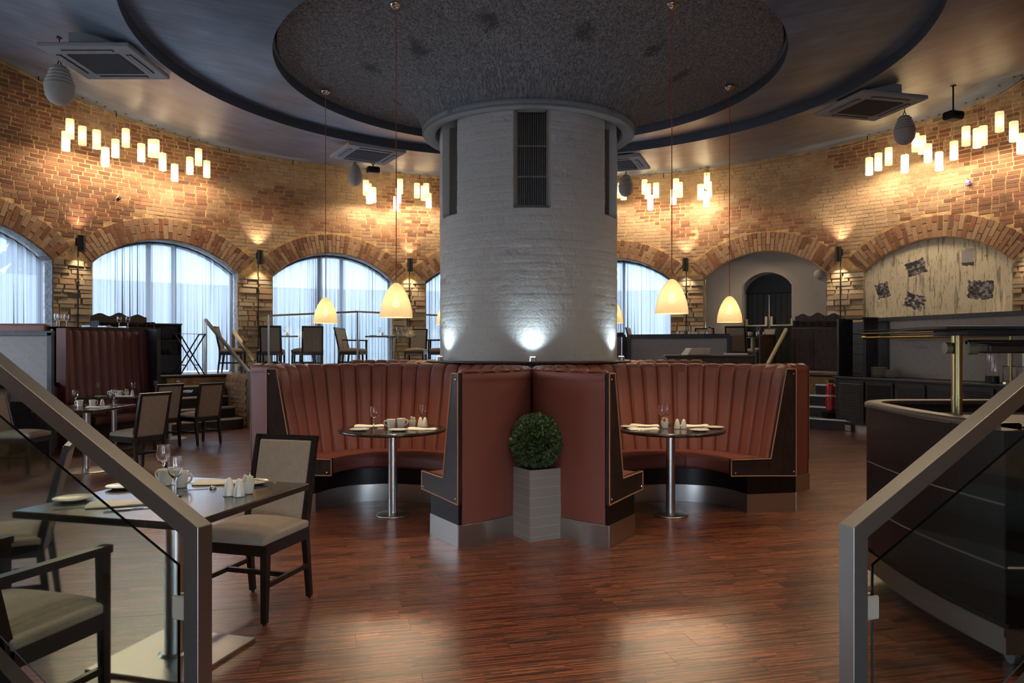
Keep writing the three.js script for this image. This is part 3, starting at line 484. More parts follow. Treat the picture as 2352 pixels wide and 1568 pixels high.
// ---------- chairs: face local +x ----------
function makeChair(arms) {
  const t = thing(arms ? 'armchair' : 'dining_chair', 'x', 'chair', [0, 0, 0], 0, 'dark wooden dining chairs');
  const w = arms ? .25 : .2, W = M.darkWood;
  for (const s of [-1, 1]) {
    mesh('leg', sq(V(.205, .012, s * w), V(.195, arms ? .655 : .41, s * w), .028, .03, arms ? .04 : .042, .038), W, t);
    mesh('leg', [sq(V(-.25, .012, s * (w - .01)), V(-.2, .42, s * (w - .01)), .028, .03, .04, .034), sq(V(-.2, .41, s * (w - .01)), V(-.315, .925, s * (w - .01)), .042, .034, .026, .03)], W, t);
    mesh('stretcher', sq(V(-.225, .2, s * (w - .004)), V(.2, .2, s * (w - .002)), .02, .026), W, t);
    mesh('foot_tip', [cy(.012, .01, .014, 10, .205, .007, s * w), cy(.012, .01, .014, 10, -.25, .007, s * (w - .01))], M.black, t);
    if (arms) mesh('armrest', sq(V(-.262, .672, s * (w - .004)), V(.225, .665, s * w), .042, .03), W, t);
  }
  mesh('cross_stretcher', [sq(V(-.02, .2, -w), V(-.02, .2, w), .02, .026)], W, t);
  mesh('seat_rail', [bx(.4, .065, .03, 0, .392, w), bx(.4, .065, .03, 0, .392, -w), bx(.03, .065, 2 * w, .2, .392, 0), bx(.03, .065, 2 * w, -.2, .392, 0)], W, t);
  const sw = w + .022;
  mesh('seat', [rb(.44, .05, 2 * sw - .012, .018, .008, .44, 0), grid(18, 18, (u, v) => { const x = 2 * u - 1, z = 2 * v - 1, e = Math.pow(max(0, (1 - x ** 8) * (1 - z ** 8)), .25), r = .062 * e + .012 * (1 - x * x) * (1 - z * z); return [.008 + .218 * x * (1 - .03 * z * z), .43 + r * .78 + .016 * (1 - x * x) * (1 - z * z), (sw - .008) * z * (1 - .02 * x * x)]; })], M.fabric, t);
  mesh('top_rail', [bx(.028, .034, 2 * w + .01, -.318, .915, 0, 0, 0, .22)], W, t);
  const L = hypot(.105, .47), ang = atan2(.105, .47);
  mesh('backrest', [rb(.034, L, 2 * w - .052, .012, -.259, .668, 0, 0, 0, ang)], M.fabric, t);
  return t;
}
const CH = 'beige upholstered dark chair ';
const chair0 = makeChair(false), arm0 = makeChair(true);
function seat(proto, first, x, z, face, label, y = 0, group) { if (first) { proto.position.set(x, y, -z); proto.rotation.y = rad(face); proto.userData.label = label; if (group) proto.userData.group = group; return proto; } return dup(proto, [x, y, -z], rad(face), label, group); }
seat(chair0, true, -1.43, 4.165, -106, CH + 'at the near table, in front of the left booth');
seat(arm0, true, -1.885, 2.8, 74, 'dark wooden armchair with beige seat behind the glass panel, nearest the camera');
seat(chair0, false, -2.74, 4.02, 205, CH + 'turned away behind the near table, cut by the left edge');
seat(chair0, false, -4.42, 8.85, 152, CH + 'on the right of the round-footed table on the left');
seat(chair0, false, -5.72, 8.72, 2, CH + 'on the left of the round-footed table, behind the handrail');
seat(chair0, false, -5.18, 10.95, 146, CH + 'at the middle banquette table, half hidden by another chair');
seat(chair0, false, -4.72, 11.3, 146, CH + 'standing directly in front of the carpeted steps');
// ---------- tube pendants near the wall ----------
{
  const glow = mat([.8, .76, .62], .6, { emissive: C(1, .8, .5), emissiveIntensity: 1.0 });
  const core = mat([1, .95, .85], .5, { emissive: C(1, .86, .6), emissiveIntensity: 2.5 });
  const frost = mat([.95, .9, .74], .75, { transmission: .6, thickness: 0, emissive: C(1, .8, .5), emissiveIntensity: .12, side: THREE.DoubleSide });
  const G = {
    'over the wide left window': [[147.89, 9.38, 5.302], [147.95, 9.5, 5.099], [145.88, 9.62, 5.296], [145.07, 9.38, 5.222], [143.8, 9.5, 4.968], [142.36, 9.62, 5.193], [141.88, 9.38, 5.367], [139.82, 9.5, 5.18], [138.36, 9.62, 5.333], [138.49, 9.38, 5.282], [137.39, 9.5, 5.08], [135.72, 9.62, 4.934], [134.49, 9.38, 5.067], [133.17, 9.5, 5.298], [131.92, 9.62, 5.111]],
    'left of the column': [[111.73, 9.38, 5.063], [111.22, 9.5, 5.017], [111.01, 9.62, 4.926], [110.72, 9.38, 4.913], [106.88, 9.5, 5.174], [107.01, 9.62, 4.985], [107.53, 9.38, 4.742], [104.53, 9.5, 5.101], [103.51, 9.62, 5.073], [103.31, 9.38, 5.082], [102.88, 9.5, 4.883]],
    'right of the column': [[75.22, 9.38, 5.034], [76.05, 9.5, 5.106], [72.5, 9.62, 5.18], [71.85, 9.38, 5.027], [70.82, 9.5, 5.061], [71.7, 9.62, 4.809], [67.97, 9.38, 5.094], [67.7, 9.6, 5.053], [68.58, 9.62, 4.901], [64.02, 9.56, 5.2], [64.81, 9.5, 4.945], [63.85, 9.62, 5.008], [63.87, 9.38, 4.752]],
    'over the mural arch': [[43.52, 9.38, 4.998], [42.76, 9.5, 5.085], [41.88, 9.62, 5.184], [39.5, 9.38, 4.924], [38.62, 9.5, 5.318], [38.22, 9.62, 5.279], [36.96, 9.38, 5.042], [36.1, 9.5, 4.881], [34.88, 9.62, 5.055], [32.96, 9.38, 5.205], [32.17, 9.5, 5.159], [31.93, 9.62, 5.21], [29.58, 9.38, 5.317], [28.57, 9.5, 5.124], [28.49, 9.7, 4.94]],
  };
  const tubeG = lathe([[.058, -.165], [.066, -.17], [.068, -.165], [.068, .16], [.064, .168], [.012, .17]], 24), coreG = lathe([[0, -.09], [.02, -.085], [.026, -.05], [.026, .06], [.016, .09], [0, .095]], 14), capG = cy(.02, .024, .03, 12, 0, .185, 0);
  for (const [where, L] of Object.entries(G)) {
    L.map((q, i) => [q, i]).sort((a, b) => b[0][0] - a[0][0]).forEach(([[d, r, y]], i) => {
      const t = thing('tube_pendant', `${ORD[i]} frosted tube pendant from the left in the cluster ${where}`, 'pendant lamp', pol(d, r, y), 0, `tube pendants ${where}`);
      const top = lerp(4.545, topY(d), (r - 3.99) / 6.01) - y;
      mesh('shade', tubeG, frost, t); mesh('bulb', coreG, core, t); mesh('cap', capG, M.brassDull, t);
      mesh('cord', cy(.0035, .0035, top - .19, 5, 0, (top + .19) / 2, 0), M.tan, t); mesh('ceiling_cup', cy(.02, .025, .02, 10, 0, top - .012, 0), M.brassDull, t);
      lamp(WARM, .022, V(0, -.02, 0), t, 1.2); spot(WARM, TUBE_CD, V(0, -.18, 0), V(0, -2, 0), 1.5, .15, t, 1.5);
    });
  }
  // cable rail the tubes are tied to
  const pts = []; for (let d = 22; d <= 160; d += 2) pts.push(pol(d, 9.72, topY(d) - .16));
  const rail = thing('cable_rail', 'thin cable rail running along the top of the brick wall', 'rail'); mesh('rail', tube(pts, .008, 200, 5), M.brassDull, rail);
  mesh('bracket', [27, 36, 44.5, 64, 70, 104, 121, 129, 134, 142, 150].map(d => bar(pol(d, 9.72, topY(d) - .16), pol(d, 9.72, topY(d) + .0), .009, 6)), M.blackMetal, rail);
}
// ---------- wall sconces ----------
{
  const S = [[145.35, 3.368, 'on the pier left of the wide window'], [124.99, 3.42, 'on the pier between the two left windows'], [105.21, 3.409, 'on the pier beside the column, on its left'], [67.19, 3.371, 'on the pier left of the double door'], [48.06, 3.392, 'on the pier between the door and the mural'], [28.2, 3.38, 'on the pier right of the mural']];
  S.forEach(([d, y, l], i) => {
    const t = thing('wall_sconce', `black cylinder wall light with conduit ${l}`, 'wall light', pol(d, R0 - .17, y), rad(d), 'black up and down wall lights');
    mesh('cylinder', lathe([[.05, -.145], [.062, -.15], [.065, -.145], [.065, .145], [.062, .15], [.05, .145], [.045, .06], [0, .06], [0, -.06], [.045, -.06], [.05, -.145]], 24), M.blackMetal, t);
    mesh('bracket', [bx(.12, .07, .06, .1, .05, -.0), bx(.03, .14, .1, .12, .04, 0)], M.blackMetal, t);
    mesh('conduit', [cy(.013, .013, y - HP - .1, 8, .13, -(y - HP) / 2 - .03, .0), ...[-.7, -1.3].map(k => bx(.03, .02, .05, .135, k, 0))], M.black, t);
    for (const s of [-1, 1]) { mesh('lamp_disc', cy(.042, .042, .008, 16, 0, s * .09, 0), mat([1, .9, .7], .4, { emissive: C(1, .75, .4), emissiveIntensity: 3 }), t); spot(WARM, SCONCE_CD * (s > 0 ? 1 : 1.15), V(0, s * .11, 0), V(.06, s * 1.2, 0), .72, .55, t, 1.5); }
  });
}
// ---------- cone pendants over the booths ----------
{
  const shadeM = mat([.88, .76, .52], .8, { transmission: .3, thickness: 0, emissive: C(1, .76, .42), emissiveIntensity: .05, side: THREE.DoubleSide });
  const bulbM = mat([1, .9, .7], .5, { emissive: C(1, .8, .5), emissiveIntensity: 5 });
  const L = [[-1.006, 6.5, 1.715, 4.44, 'cream cone pendant over the table of the left front booth'], [1.388, 6.5, 1.748, 4.44, 'cream cone pendant over the table of the right front booth'], [-2.18, 8.75, 1.74, 4.46, 'cream cone pendant farther back, leftmost of the four in front'], [2.5, 8.6, 1.745, 4.46, 'cream cone pendant farther back, in front of the plastered door arch'], [-.8, 9.3, 1.74, 4.3, 'cream cone pendant peeping out left of the column'], [1.24, 9.3, 1.76, 4.3, 'cream cone pendant peeping out right of the column']];
  for (const [x, z, y, top, l] of L) {
    const t = thing('cone_pendant', l, 'pendant lamp', [x, y, -z], 0, 'cream cone pendants around the column');
    mesh('shade', lathe([[.139, 0], [.142, .003], [.14, .04], [.132, .09], [.117, .145], [.096, .2], [.07, .247], [.044, .28], [.022, .297], [.012, .3]], 40), shadeM, t);
    mesh('bulb', [sp(.032, 0, .12, 0, 14), cy(.014, .018, .06, 10, 0, .18, 0)], bulbM, t);
    mesh('cord', cy(.004, .004, top - y - .3, 6, 0, (top - y + .3) / 2, 0), M.cable, t);
    mesh('ceiling_cup', lathe([[0, -.05], [.02, -.048], [.05, -.02], [.06, .0], [0, .005]], 24, 0, top - y, 0), M.chrome, t);
    lamp([1, .8, .52], .085, V(0, .12, 0), t, 1.5); spot([1, .78, .5], SHADE_CD, V(0, .07, 0), V(0, -1, 0), 1.0, .5, t, 1.5);
  }
}
// ---------- recessed downlights in the ceiling on the camera's side ----------
{
  const D = [[-.6, 3.85], [.85, 3.85], [-2.6, 2.6], [2.9, 2.4], [-3.6, 4.2], [3.8, 4.4], [0, 2.2], [-4.1, 5.4], [4.3, 5.6]];
  D.forEach(([x, z], i) => {
    const r = hypot(x - CX, -z - CZ), d = atan2(z - 8.165, x - CX) * 180 / PI, y = lerp(4.545, topY(d), (r - 3.99) / 6.01);
    const t = thing('ceiling_downlight', `recessed steel downlight over the ${['floor left of the aisle centre', 'floor right of the aisle centre', 'near armchair', 'right handrail', 'left tables near the camera', 'curved desk', 'camera position', 'left tables by the banquette', 'floor by the buffet counter'][i]}`, 'downlight', [x, y - .015, -z], 0, 'recessed downlights');
    mesh('ring', lathe([[.05, .01], [.075, .005], [.08, 0], [.075, -.006], [.05, 0]], 24), M.steel, t);
    mesh('lamp_glass', cy(.05, .05, .006, 20, 0, .004, 0), mat([1, .9, .75], .4, { emissive: C(1, .8, .5), emissiveIntensity: 5 }), t);
    if (i < 2) spot([1, .84, .58], DOWN_CD * 7, V(0, -.03, 0), V(0, -3, 0), .085, .6, t, 1);
    spot([1, .8, .55], DOWN_CD * (i === 5 || i === 8 ? 2 : 1), V(0, -.03, 0), V(0, -3, 0), i === 8 ? 1.3 : .95, 1, t, 2);
  });
}
// ---------- handrails with glass beside the camera ----------
function stairRail(s, X0, name, where) {
  // bottom post at (X0, 2.2); the rail climbs outwards and away
  const Z0 = 2.05, h = V(s * .92, 0, -.39), P = (k, y, off = 0) => V(X0 + h.x * k + off * h.z * -s, y, -Z0 + h.z * k + off * s * h.x), slope = .528, Y0 = .978, rail = k => Y0 + slope * k, ang = atan2(h.z * -1, h.x);
  const t = thing('glass_handrail', `brushed steel handrail with glass panel on the ${where} of the picture`, 'handrail', [0, 0, 0], 0, 'steel handrails beside the camera');
  const W = .049, L = 1.32, a2 = (PI / 2 - Math.atan(slope)) / 2, m = W * Math.tan(a2) / 2;
  // mitred square tube: post and sloping rail drawn as one outline in the plane of the balustrade
  const out = [[-W / 2, 0], [-W / 2, Y0 + .02], [0, Y0 + .038]].slice(0, 1);
  const shp = (pts) => { const g = poly(pts, W, .0015); g.translate(0, 0, -W / 2); const mx = new THREE.Matrix4().makeBasis(h.clone(), V(0, 1, 0), h.clone().cross(V(0, 1, 0))).setPosition(X0, 0, -Z0); return g.applyMatrix4(mx); };
  const cs = Math.atan(slope), vh = W / cos(cs);                     // vertical thickness of the sloping tube
  const topIn = Y0 - W / 2 * slope, botIn = k => Y0 - vh + slope * k;
  mesh('post', shp([[-W / 2, 0], [-W / 2, Y0 - W / 2 * slope], [W / 2, botIn(W / 2)], [W / 2, 0]]), M.railSteel, t);
  mesh('rail', shp([[-W / 2, Y0 - W / 2 * slope], [L, Y0 + slope * L], [L, Y0 - vh + slope * L], [W / 2, botIn(W / 2)]]), M.railSteel, t);
  mesh('post', shp([[L - W, 0], [L - W, Y0 - vh + slope * (L - W)], [L, Y0 - vh + slope * L], [L, 0]]), M.railSteel, t);
  const gt = k => rail(k) - .165 - .0 - .02 * k, gb = k => rail(k) - .875;
  const gl = poly([[.07, gt(.07)], [L - .07, gt(L - .07)], [L - .07, gb(L - .07)], [.07, max(.03, gb(.07))]], .01); gl.translate(0, 0, -.005); mesh('glass_panel', gl.applyMatrix4(new THREE.Matrix4().makeBasis(h.clone(), V(0, 1, 0), h.clone().cross(V(0, 1, 0))).setPosition(X0, 0, -Z0)), M.panel, t);
  const cl = (k, y) => [-1, 1].map(q => { const g = rb(.055, .066, .012, .006); return g.applyMatrix4(new THREE.Matrix4().makeBasis(h.clone(), V(0, 1, 0), h.clone().cross(V(0, 1, 0))).setPosition(P(k, y)).multiply(new THREE.Matrix4().makeTranslation(0, 0, q * .012))); });
  for (const y of [.735, .2]) mesh('clamp', cl(.052, y), mat([.5, .44, .33], .4, { metalness: .5 }), t);
  const shp2 = (pts, w, off) => { const g = poly(pts, w); g.translate(0, 0, off); return g.applyMatrix4(new THREE.Matrix4().makeBasis(h.clone(), V(0, 1, 0), h.clone().cross(V(0, 1, 0))).setPosition(X0, 0, -Z0)); };
  mesh('stringer', shp2([[.1, 0], [.1, .075], [L, .07 + slope * (L - .05) - .01], [L, 0]], .05, s > 0 ? -.025 : -.025), M.espresso, t);
  mesh('stringer_strip', shp2([[.12, .0], [.12, .018], [L, .018 + slope * (L - .12)], [L, slope * (L - .12) - .0]], .056, -.028), M.steelDull, t);
  const e = thing('stair_flight', `dark steps climbing behind the ${where} handrail beside the camera`, 'stairs', [0, 0, 0], 0);
  const nrm = V(h.z, 0, -h.x).multiplyScalar(s > 0 ? 1 : -1), towards = nrm.z > 0 ? nrm : nrm.clone().negate();
  for (let k = 0; k < 5; k++) { const mx = new THREE.Matrix4().makeBasis(h.clone(), V(0, 1, 0), h.clone().cross(V(0, 1, 0))).setPosition(V(X0, 0, -Z0).add(h.clone().multiplyScalar(.36 + k * .33)).add(towards.clone().multiplyScalar(.62))); mesh('step', bx(.33, .17 * (k + 1), 1.1, 0, .085 * (k + 1), 0).applyMatrix4(mx), M.espresso, e); }
  return t;
}
stairRail(-1, -.86, 'rail', 'left');
stairRail(1, .935, 'rail', 'right');

// ---------- planter with boxwood ball ----------
{
  const p = [.187, 0, -5.77];
  const t = thing('planter', 'tall square silver-grey planter between the two front booths', 'planter', p, rad(29));
  const pm = mat([.29, .262, .23], .55, { metalness: .1, bumpMap: T.brush, bumpScale: .001, uvm: .3 });
  const w = .27, h = .535;
  mesh('body', [bx(w, h, .012, 0, h / 2, w / 2), bx(w, h, .012, 0, h / 2, -w / 2), bx(.012, h, w, w / 2, h / 2, 0), bx(.012, h, w, -w / 2, h / 2, 0), bx(w, .02, w, 0, .012, 0)], pm, t);
  for (let k = 0; k < 7; k++) mesh('weld_band', [1, -1].flatMap(s => [bx(w + .014, .005, .003, 0, .035 + k * .073, s * (w / 2 + .006)), bx(.003, .005, w + .014, s * (w / 2 + .006), .035 + k * .073, 0)]), mat([.36, .33, .29], .5, { metalness: .1 }), t);
  mesh('soil', bx(w - .02, .02, w - .02, 0, h - .05, 0), M.black, t);
  const b = thing('boxwood_ball', 'round clipped green boxwood ball standing in the grey planter', 'plant', [p[0], .53, p[2]]);
  mesh('stem', cy(.02, .025, .2, 8, 0, .05, 0), M.brownWood, b);
  const R = rng(4), leaf = new THREE.PlaneGeometry(.0155, .021, 1, 2), lp = leaf.attributes.position; for (let i = 0; i < lp.count; i++) lp.setZ(i, -.004 * abs(lp.getX(i)) * 60 * .2 + .003 * (lp.getY(i) > 0 ? 1 : 0));
  leaf.computeVertexNormals();
  const im = new THREE.InstancedMesh(leaf, mat([1, 1, 1], .5, { transmission: .2, thickness: 0, side: THREE.DoubleSide }), 7600), m4 = new THREE.Matrix4(), col = new THREE.Color();
  for (let i = 0; i < 7600; i++) {
    const u = R() * 2 - 1, a = R() * 2 * PI, rr = (.2 + .018 * (fbm(u * 5 + 9, a * 2, 3, 2) - .5) * 2) * (R() < .75 ? .93 + .09 * R() : .6 + .35 * R()), s = sqrt(1 - u * u), n = V(s * cos(a), u, s * sin(a));
    const q = new THREE.Quaternion().setFromUnitVectors(V(0, 1, 0), n.clone().add(V(R() - .5, R() - .3, R() - .5).multiplyScalar(1.3)).normalize()).multiply(new THREE.Quaternion().setFromAxisAngle(V(0, 1, 0), R() * 6.28));
    m4.compose(n.multiplyScalar(rr).add(V(0, .205, 0)), q, V(1, 1, 1).multiplyScalar(.75 + .5 * R())); im.setMatrixAt(i, m4);
    const k = .45 + 1.25 * R() * R(); im.setColorAt(i, col.setRGB(.12 * k, .19 * k, .06 * k));
  }
  im.name = 'leaves'; im.userData.kind = 'stuff'; im.castShadow = im.receiveShadow = true; b.add(im);
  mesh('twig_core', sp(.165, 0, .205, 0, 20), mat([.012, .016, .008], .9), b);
}

// ---------- tableware ----------
const G = {
  glass: join([lathe([[0, 0], [.034, .0005], [.035, .002], [.012, .006], [.004, .012], [.0038, .075], [.008, .085], [.026, .105], [.035, .13], [.036, .15], [.031, .187], [.0298, .187], [.0345, .15], [.0335, .131], [.0245, .108], [.007, .089], [0, .087]], 26)]),
  plate: join([lathe([[0, .004], [.045, .004], [.05, 0], [.055, .003], [.082, .013], [.083, .0155], [.08, .0155], [.05, .0075], [0, .0075]], 36)]),
  mug: join([lathe([[0, .003], [.025, .003], [.027, 0], [.03, .004], [.038, .075], [.04, .08], [.0375, .08], [.0345, .074], [.0275, .008], [0, .008]], 28)]),
  handle: join([tube([V(.036, .064, 0), V(.052, .07, 0), V(.062, .056, 0), V(.056, .036, 0), V(.034, .022, 0)], .0048, 20, 7)]),
  shaker: join([lathe([[0, 0], [.026, 0], [.027, .003], [.024, .03], [.017, .062], [.0115, .078], [.006, .0845], [0, .0855]], 22)]),
  pot: join([lathe([[0, .004], [.022, .004], [.023, 0], [.026, .004], [.033, .056], [.034, .06], [.0315, .06], [.024, .008], [0, .008]], 24)]),
  napkin: (() => { const g = grid(22, 12, (u, v) => { const x = (u - .5) * .26, z = (v - .5) * .105; return [x, .011 + .006 * sin(u * 7 + v * 2) * sin(v * PI) + .012 * Math.pow(sin(v * PI), .4) * Math.pow(sin(u * PI), .15) - .006, z * (1 + .12 * sin(u * 5))]; }); const b = grid(22, 12, (u, v) => [(u - .5) * .26, .001, (v - .5) * .105 * -1 * (1 + .12 * sin(u * 5))]); return join([g, b, bx(.235, .006, .09, -.008, .004, .006)]); })(),
  knife: join([put(poly([[0, -.008], [.115, -.006], [.125, .002], [.11, .009], [0, .006]], .0015), 0, .0015, 0, -PI / 2), put(new RoundedBoxGeometry(.1, .005, .012, 1, .002), -.05, .003, 0)]),
  fork: join([bx(.11, .003, .008, -.055, .0025, 0), bx(.03, .002, .02, .014, .003, 0), ...[-.0085, -.003, .003, .0085].map(z => bx(.04, .002, .0028, .045, .0035, z))]),
  spoon: join([bx(.11, .003, .007, -.055, .0025, 0), put(new THREE.SphereGeometry(.018, 14, 8), .02, .004, 0)]),
};
G.spoon.scale(1, .8, 1);
const WARE = {
  wine_glass: ['wine glass', 'empty stemmed wine glass', [['bowl', G.glass, M.glass]]],
  side_plate: ['plate', 'small cream side plate', [['plate', G.plate, M.china]]],
  mug: ['mug', 'cream china mug', [['cup', G.mug, M.china], ['handle', G.handle, M.china]]],
  shaker: ['shaker', 'cream cone shaker', [['body', G.shaker, M.china]]],
  napkin: ['napkin', 'folded cream napkin', [['cloth', G.napkin, M.linen]]],
  table_knife: ['knife', 'steel table knife', [['blade', G.knife, M.chrome]]],
  table_fork: ['fork', 'steel table fork', [['tines', G.fork, M.chrome]]],
  table_spoon: ['spoon', 'steel spoon', [['spoon', G.spoon, M.chrome]]],
};
const wareProto = {};
function ware(kind, x, y, z, turn, label) {
  const [cat, , parts] = WARE[kind];
  if (parts.length === 1) { const o = new THREE.Mesh(parts[0][1], parts[0][2]); o.name = numbered(kind); o.castShadow = o.receiveShadow = true; o.position.set(x, y, z); o.rotation.y = turn; scene.add(o); return tag(o, label, cat, `${cat} pieces laid on the tables`); }
  const t = thing(kind, label, cat, [x, y, z], turn, `${cat} pieces laid on the tables`); for (const [n, g, m] of parts) { const o = new THREE.Mesh(g, m); o.name = n; o.castShadow = o.receiveShadow = true; t.add(o); } return t;
}
const sachetM = [mat([.7, .55, .3], .7), mat([.75, .72, .66], .7), mat([.35, .14, .09], .7), mat([.62, .6, .3], .7)];
function sugarPot(x, y, z, label) {
  const t = thing('sachet_pot', label, 'pot', [x, y, z], 0, 'pots of sugar sachets'); { const o = new THREE.Mesh(G.pot, M.china); o.name = 'pot'; o.castShadow = true; t.add(o); }
  const R = rng(floor(abs(x * 977 + z * 131))); for (let k = 0; k < 6; k++) { const a = k * 1.05; mesh('sachet', rb(.022, .04, .006, .002, .013 * cos(a), .066 + .01 * R(), .013 * sin(a), .25 * sin(a), a, -.3 * cos(a)), sachetM[floor(R() * 4)], t); }
}
const sideWord = (x, z) => (z > .03 ? 'front ' : z < -.03 ? 'back ' : 'middle ') + (x < -.05 ? 'left' : x > .05 ? 'right' : 'centre');
function lay(c, y, where, items, turn = 0) {
  const seen = {};
  for (const [kind, x, z, a = 0, extra] of items) {
    const px = c.x + x * cos(turn) + z * sin(turn), pz = c.z - x * sin(turn) + z * cos(turn); let base = `${(WARE[kind] || [, 'white pot of paper sachets'])[1] || 'white pot of paper sachets'}, ${extra || sideWord(x, z)}, ${where}`; const n = seen[base] = (seen[base] || 0) + 1; if (n > 1) base = base.replace(', ' + where, ` (${ORD[n - 1]}), ${where}`);
    if (kind === 'pot') sugarPot(px, y, pz, `white pot of paper sachets, ${where}`); else ware(kind, px, y, pz, a + turn, base);
  }
}
const Y = .7545;
lay(PT.left, Y, 'on the left booth table', [['side_plate', -.25, .2], ['side_plate', .08, .22], ['napkin', -.23, -.13, .15], ['napkin', .27, .12, -.2], ['table_knife', -.27, -.03, .1, 'beside the left napkin'], ['table_fork', .25, .22, -.15, 'beside the right napkin'], ['wine_glass', -.17, -.02], ['mug', -.01, .03, PI + .4, 'left of the pair'], ['mug', .065, -.05, -.2, 'right of the pair'], ['pot', .155, -.1], ['shaker', .225, -.12, 0, 'left one'], ['shaker', .268, -.1, 0, 'right one'], ['wine_glass', .235, -.2]]);
lay(PT.right, Y, 'on the right booth table', [['side_plate', -.35, -.03], ['side_plate', .19, .24], ['side_plate', .375, .02], ['napkin', -.2, -.16, -.15, 'at the back left'], ['napkin', -.26, .12, .15], ['napkin', .24, -.14, .2], ['table_knife', -.22, .22, .12, 'before the left napkin'], ['table_fork', -.12, -.02, -.6, 'by the left napkin'], ['table_fork', .22, -.02, .1, 'by the right napkin'], ['pot', -.055, .02], ['shaker', .045, .05, 0, 'left one'], ['shaker', .1, .06, 0, 'right one'], ['wine_glass', -.05, -.13, 0, 'shorter looking one in front'], ['wine_glass', .02, -.24, 0, 'farther one']]);
lay(V(0, 0, 0), Y, 'on the near square table', [['side_plate', -2.0, -3.42, 0, 'left front'], ['side_plate', -1.93, -3.72, 0, 'left back'], ['side_plate', -1.33, -3.83, 0, 'right'], ['napkin', -1.74, -3.33, .35, 'in front'], ['napkin', -1.5, -3.85, .1, 'behind the shakers'], ['table_knife', -1.64, -3.22, .45, 'in front of the napkin'], ['table_knife', -1.6, -3.25, .45, 'close to the handrail'], ['table_fork', -1.87, -3.27, .5, 'left of the front napkin'], ['table_spoon', -1.5, -3.7, .3, 'before the back napkin'], ['table_fork', -1.66, -3.86, .7, 'left of the back napkin'], ['table_knife', -1.3, -3.83, -.5, 'lying on the right plate'], ['mug', -1.76, -3.8, PI - .3, 'left of the pair'], ['mug', -1.655, -3.74, -.2, 'right of the pair'], ['wine_glass', -1.83, -3.93, 0, 'farther one'], ['wine_glass', -1.575, -3.5, 0, 'nearer one'], ['shaker', -1.335, -3.53, 0, 'left one'], ['shaker', -1.28, -3.51, 0, 'right one'], ['pot', -1.265, -3.58]]);
scene.children.filter(o => o.userData.label === 'steel table knife, lying on the right plate, on the near square table').forEach(o => { o.position.y += .016; });
lay(V(-5.03, 0, -8.85), Y, 'on the round-footed left table', [['wine_glass', -.28, -.25], ['mug', -.08, .0, PI, 'left of the pair'], ['mug', .04, -.05, 0, 'right of the pair'], ['napkin', .2, .1, .15], ['napkin', -.15, .35, .1], ['side_plate', -.25, .15], ['shaker', .12, -.12], ['wine_glass', .16, -.3], ['table_knife', .17, .22, .1]]);
lay(V(-5.8, 0, -10.9), Y, 'on the middle banquette table', [['wine_glass', -.22, .02], ['mug', .0, .06, PI, 'left of the pair'], ['mug', .09, .02, 0, 'right of the pair'], ['napkin', .25, .18, .15], ['side_plate', -.05, .26], ['wine_glass', .22, -.12], ['shaker', .28, .02], ['pot', .17, -.03]]);
lay(V(-5.5, 0, -12.0), Y, 'on the table nearest the steps', [['wine_glass', -.12, .2], ['mug', .06, .22, 0], ['napkin', .2, .0, .1], ['wine_glass', .24, .2]]);
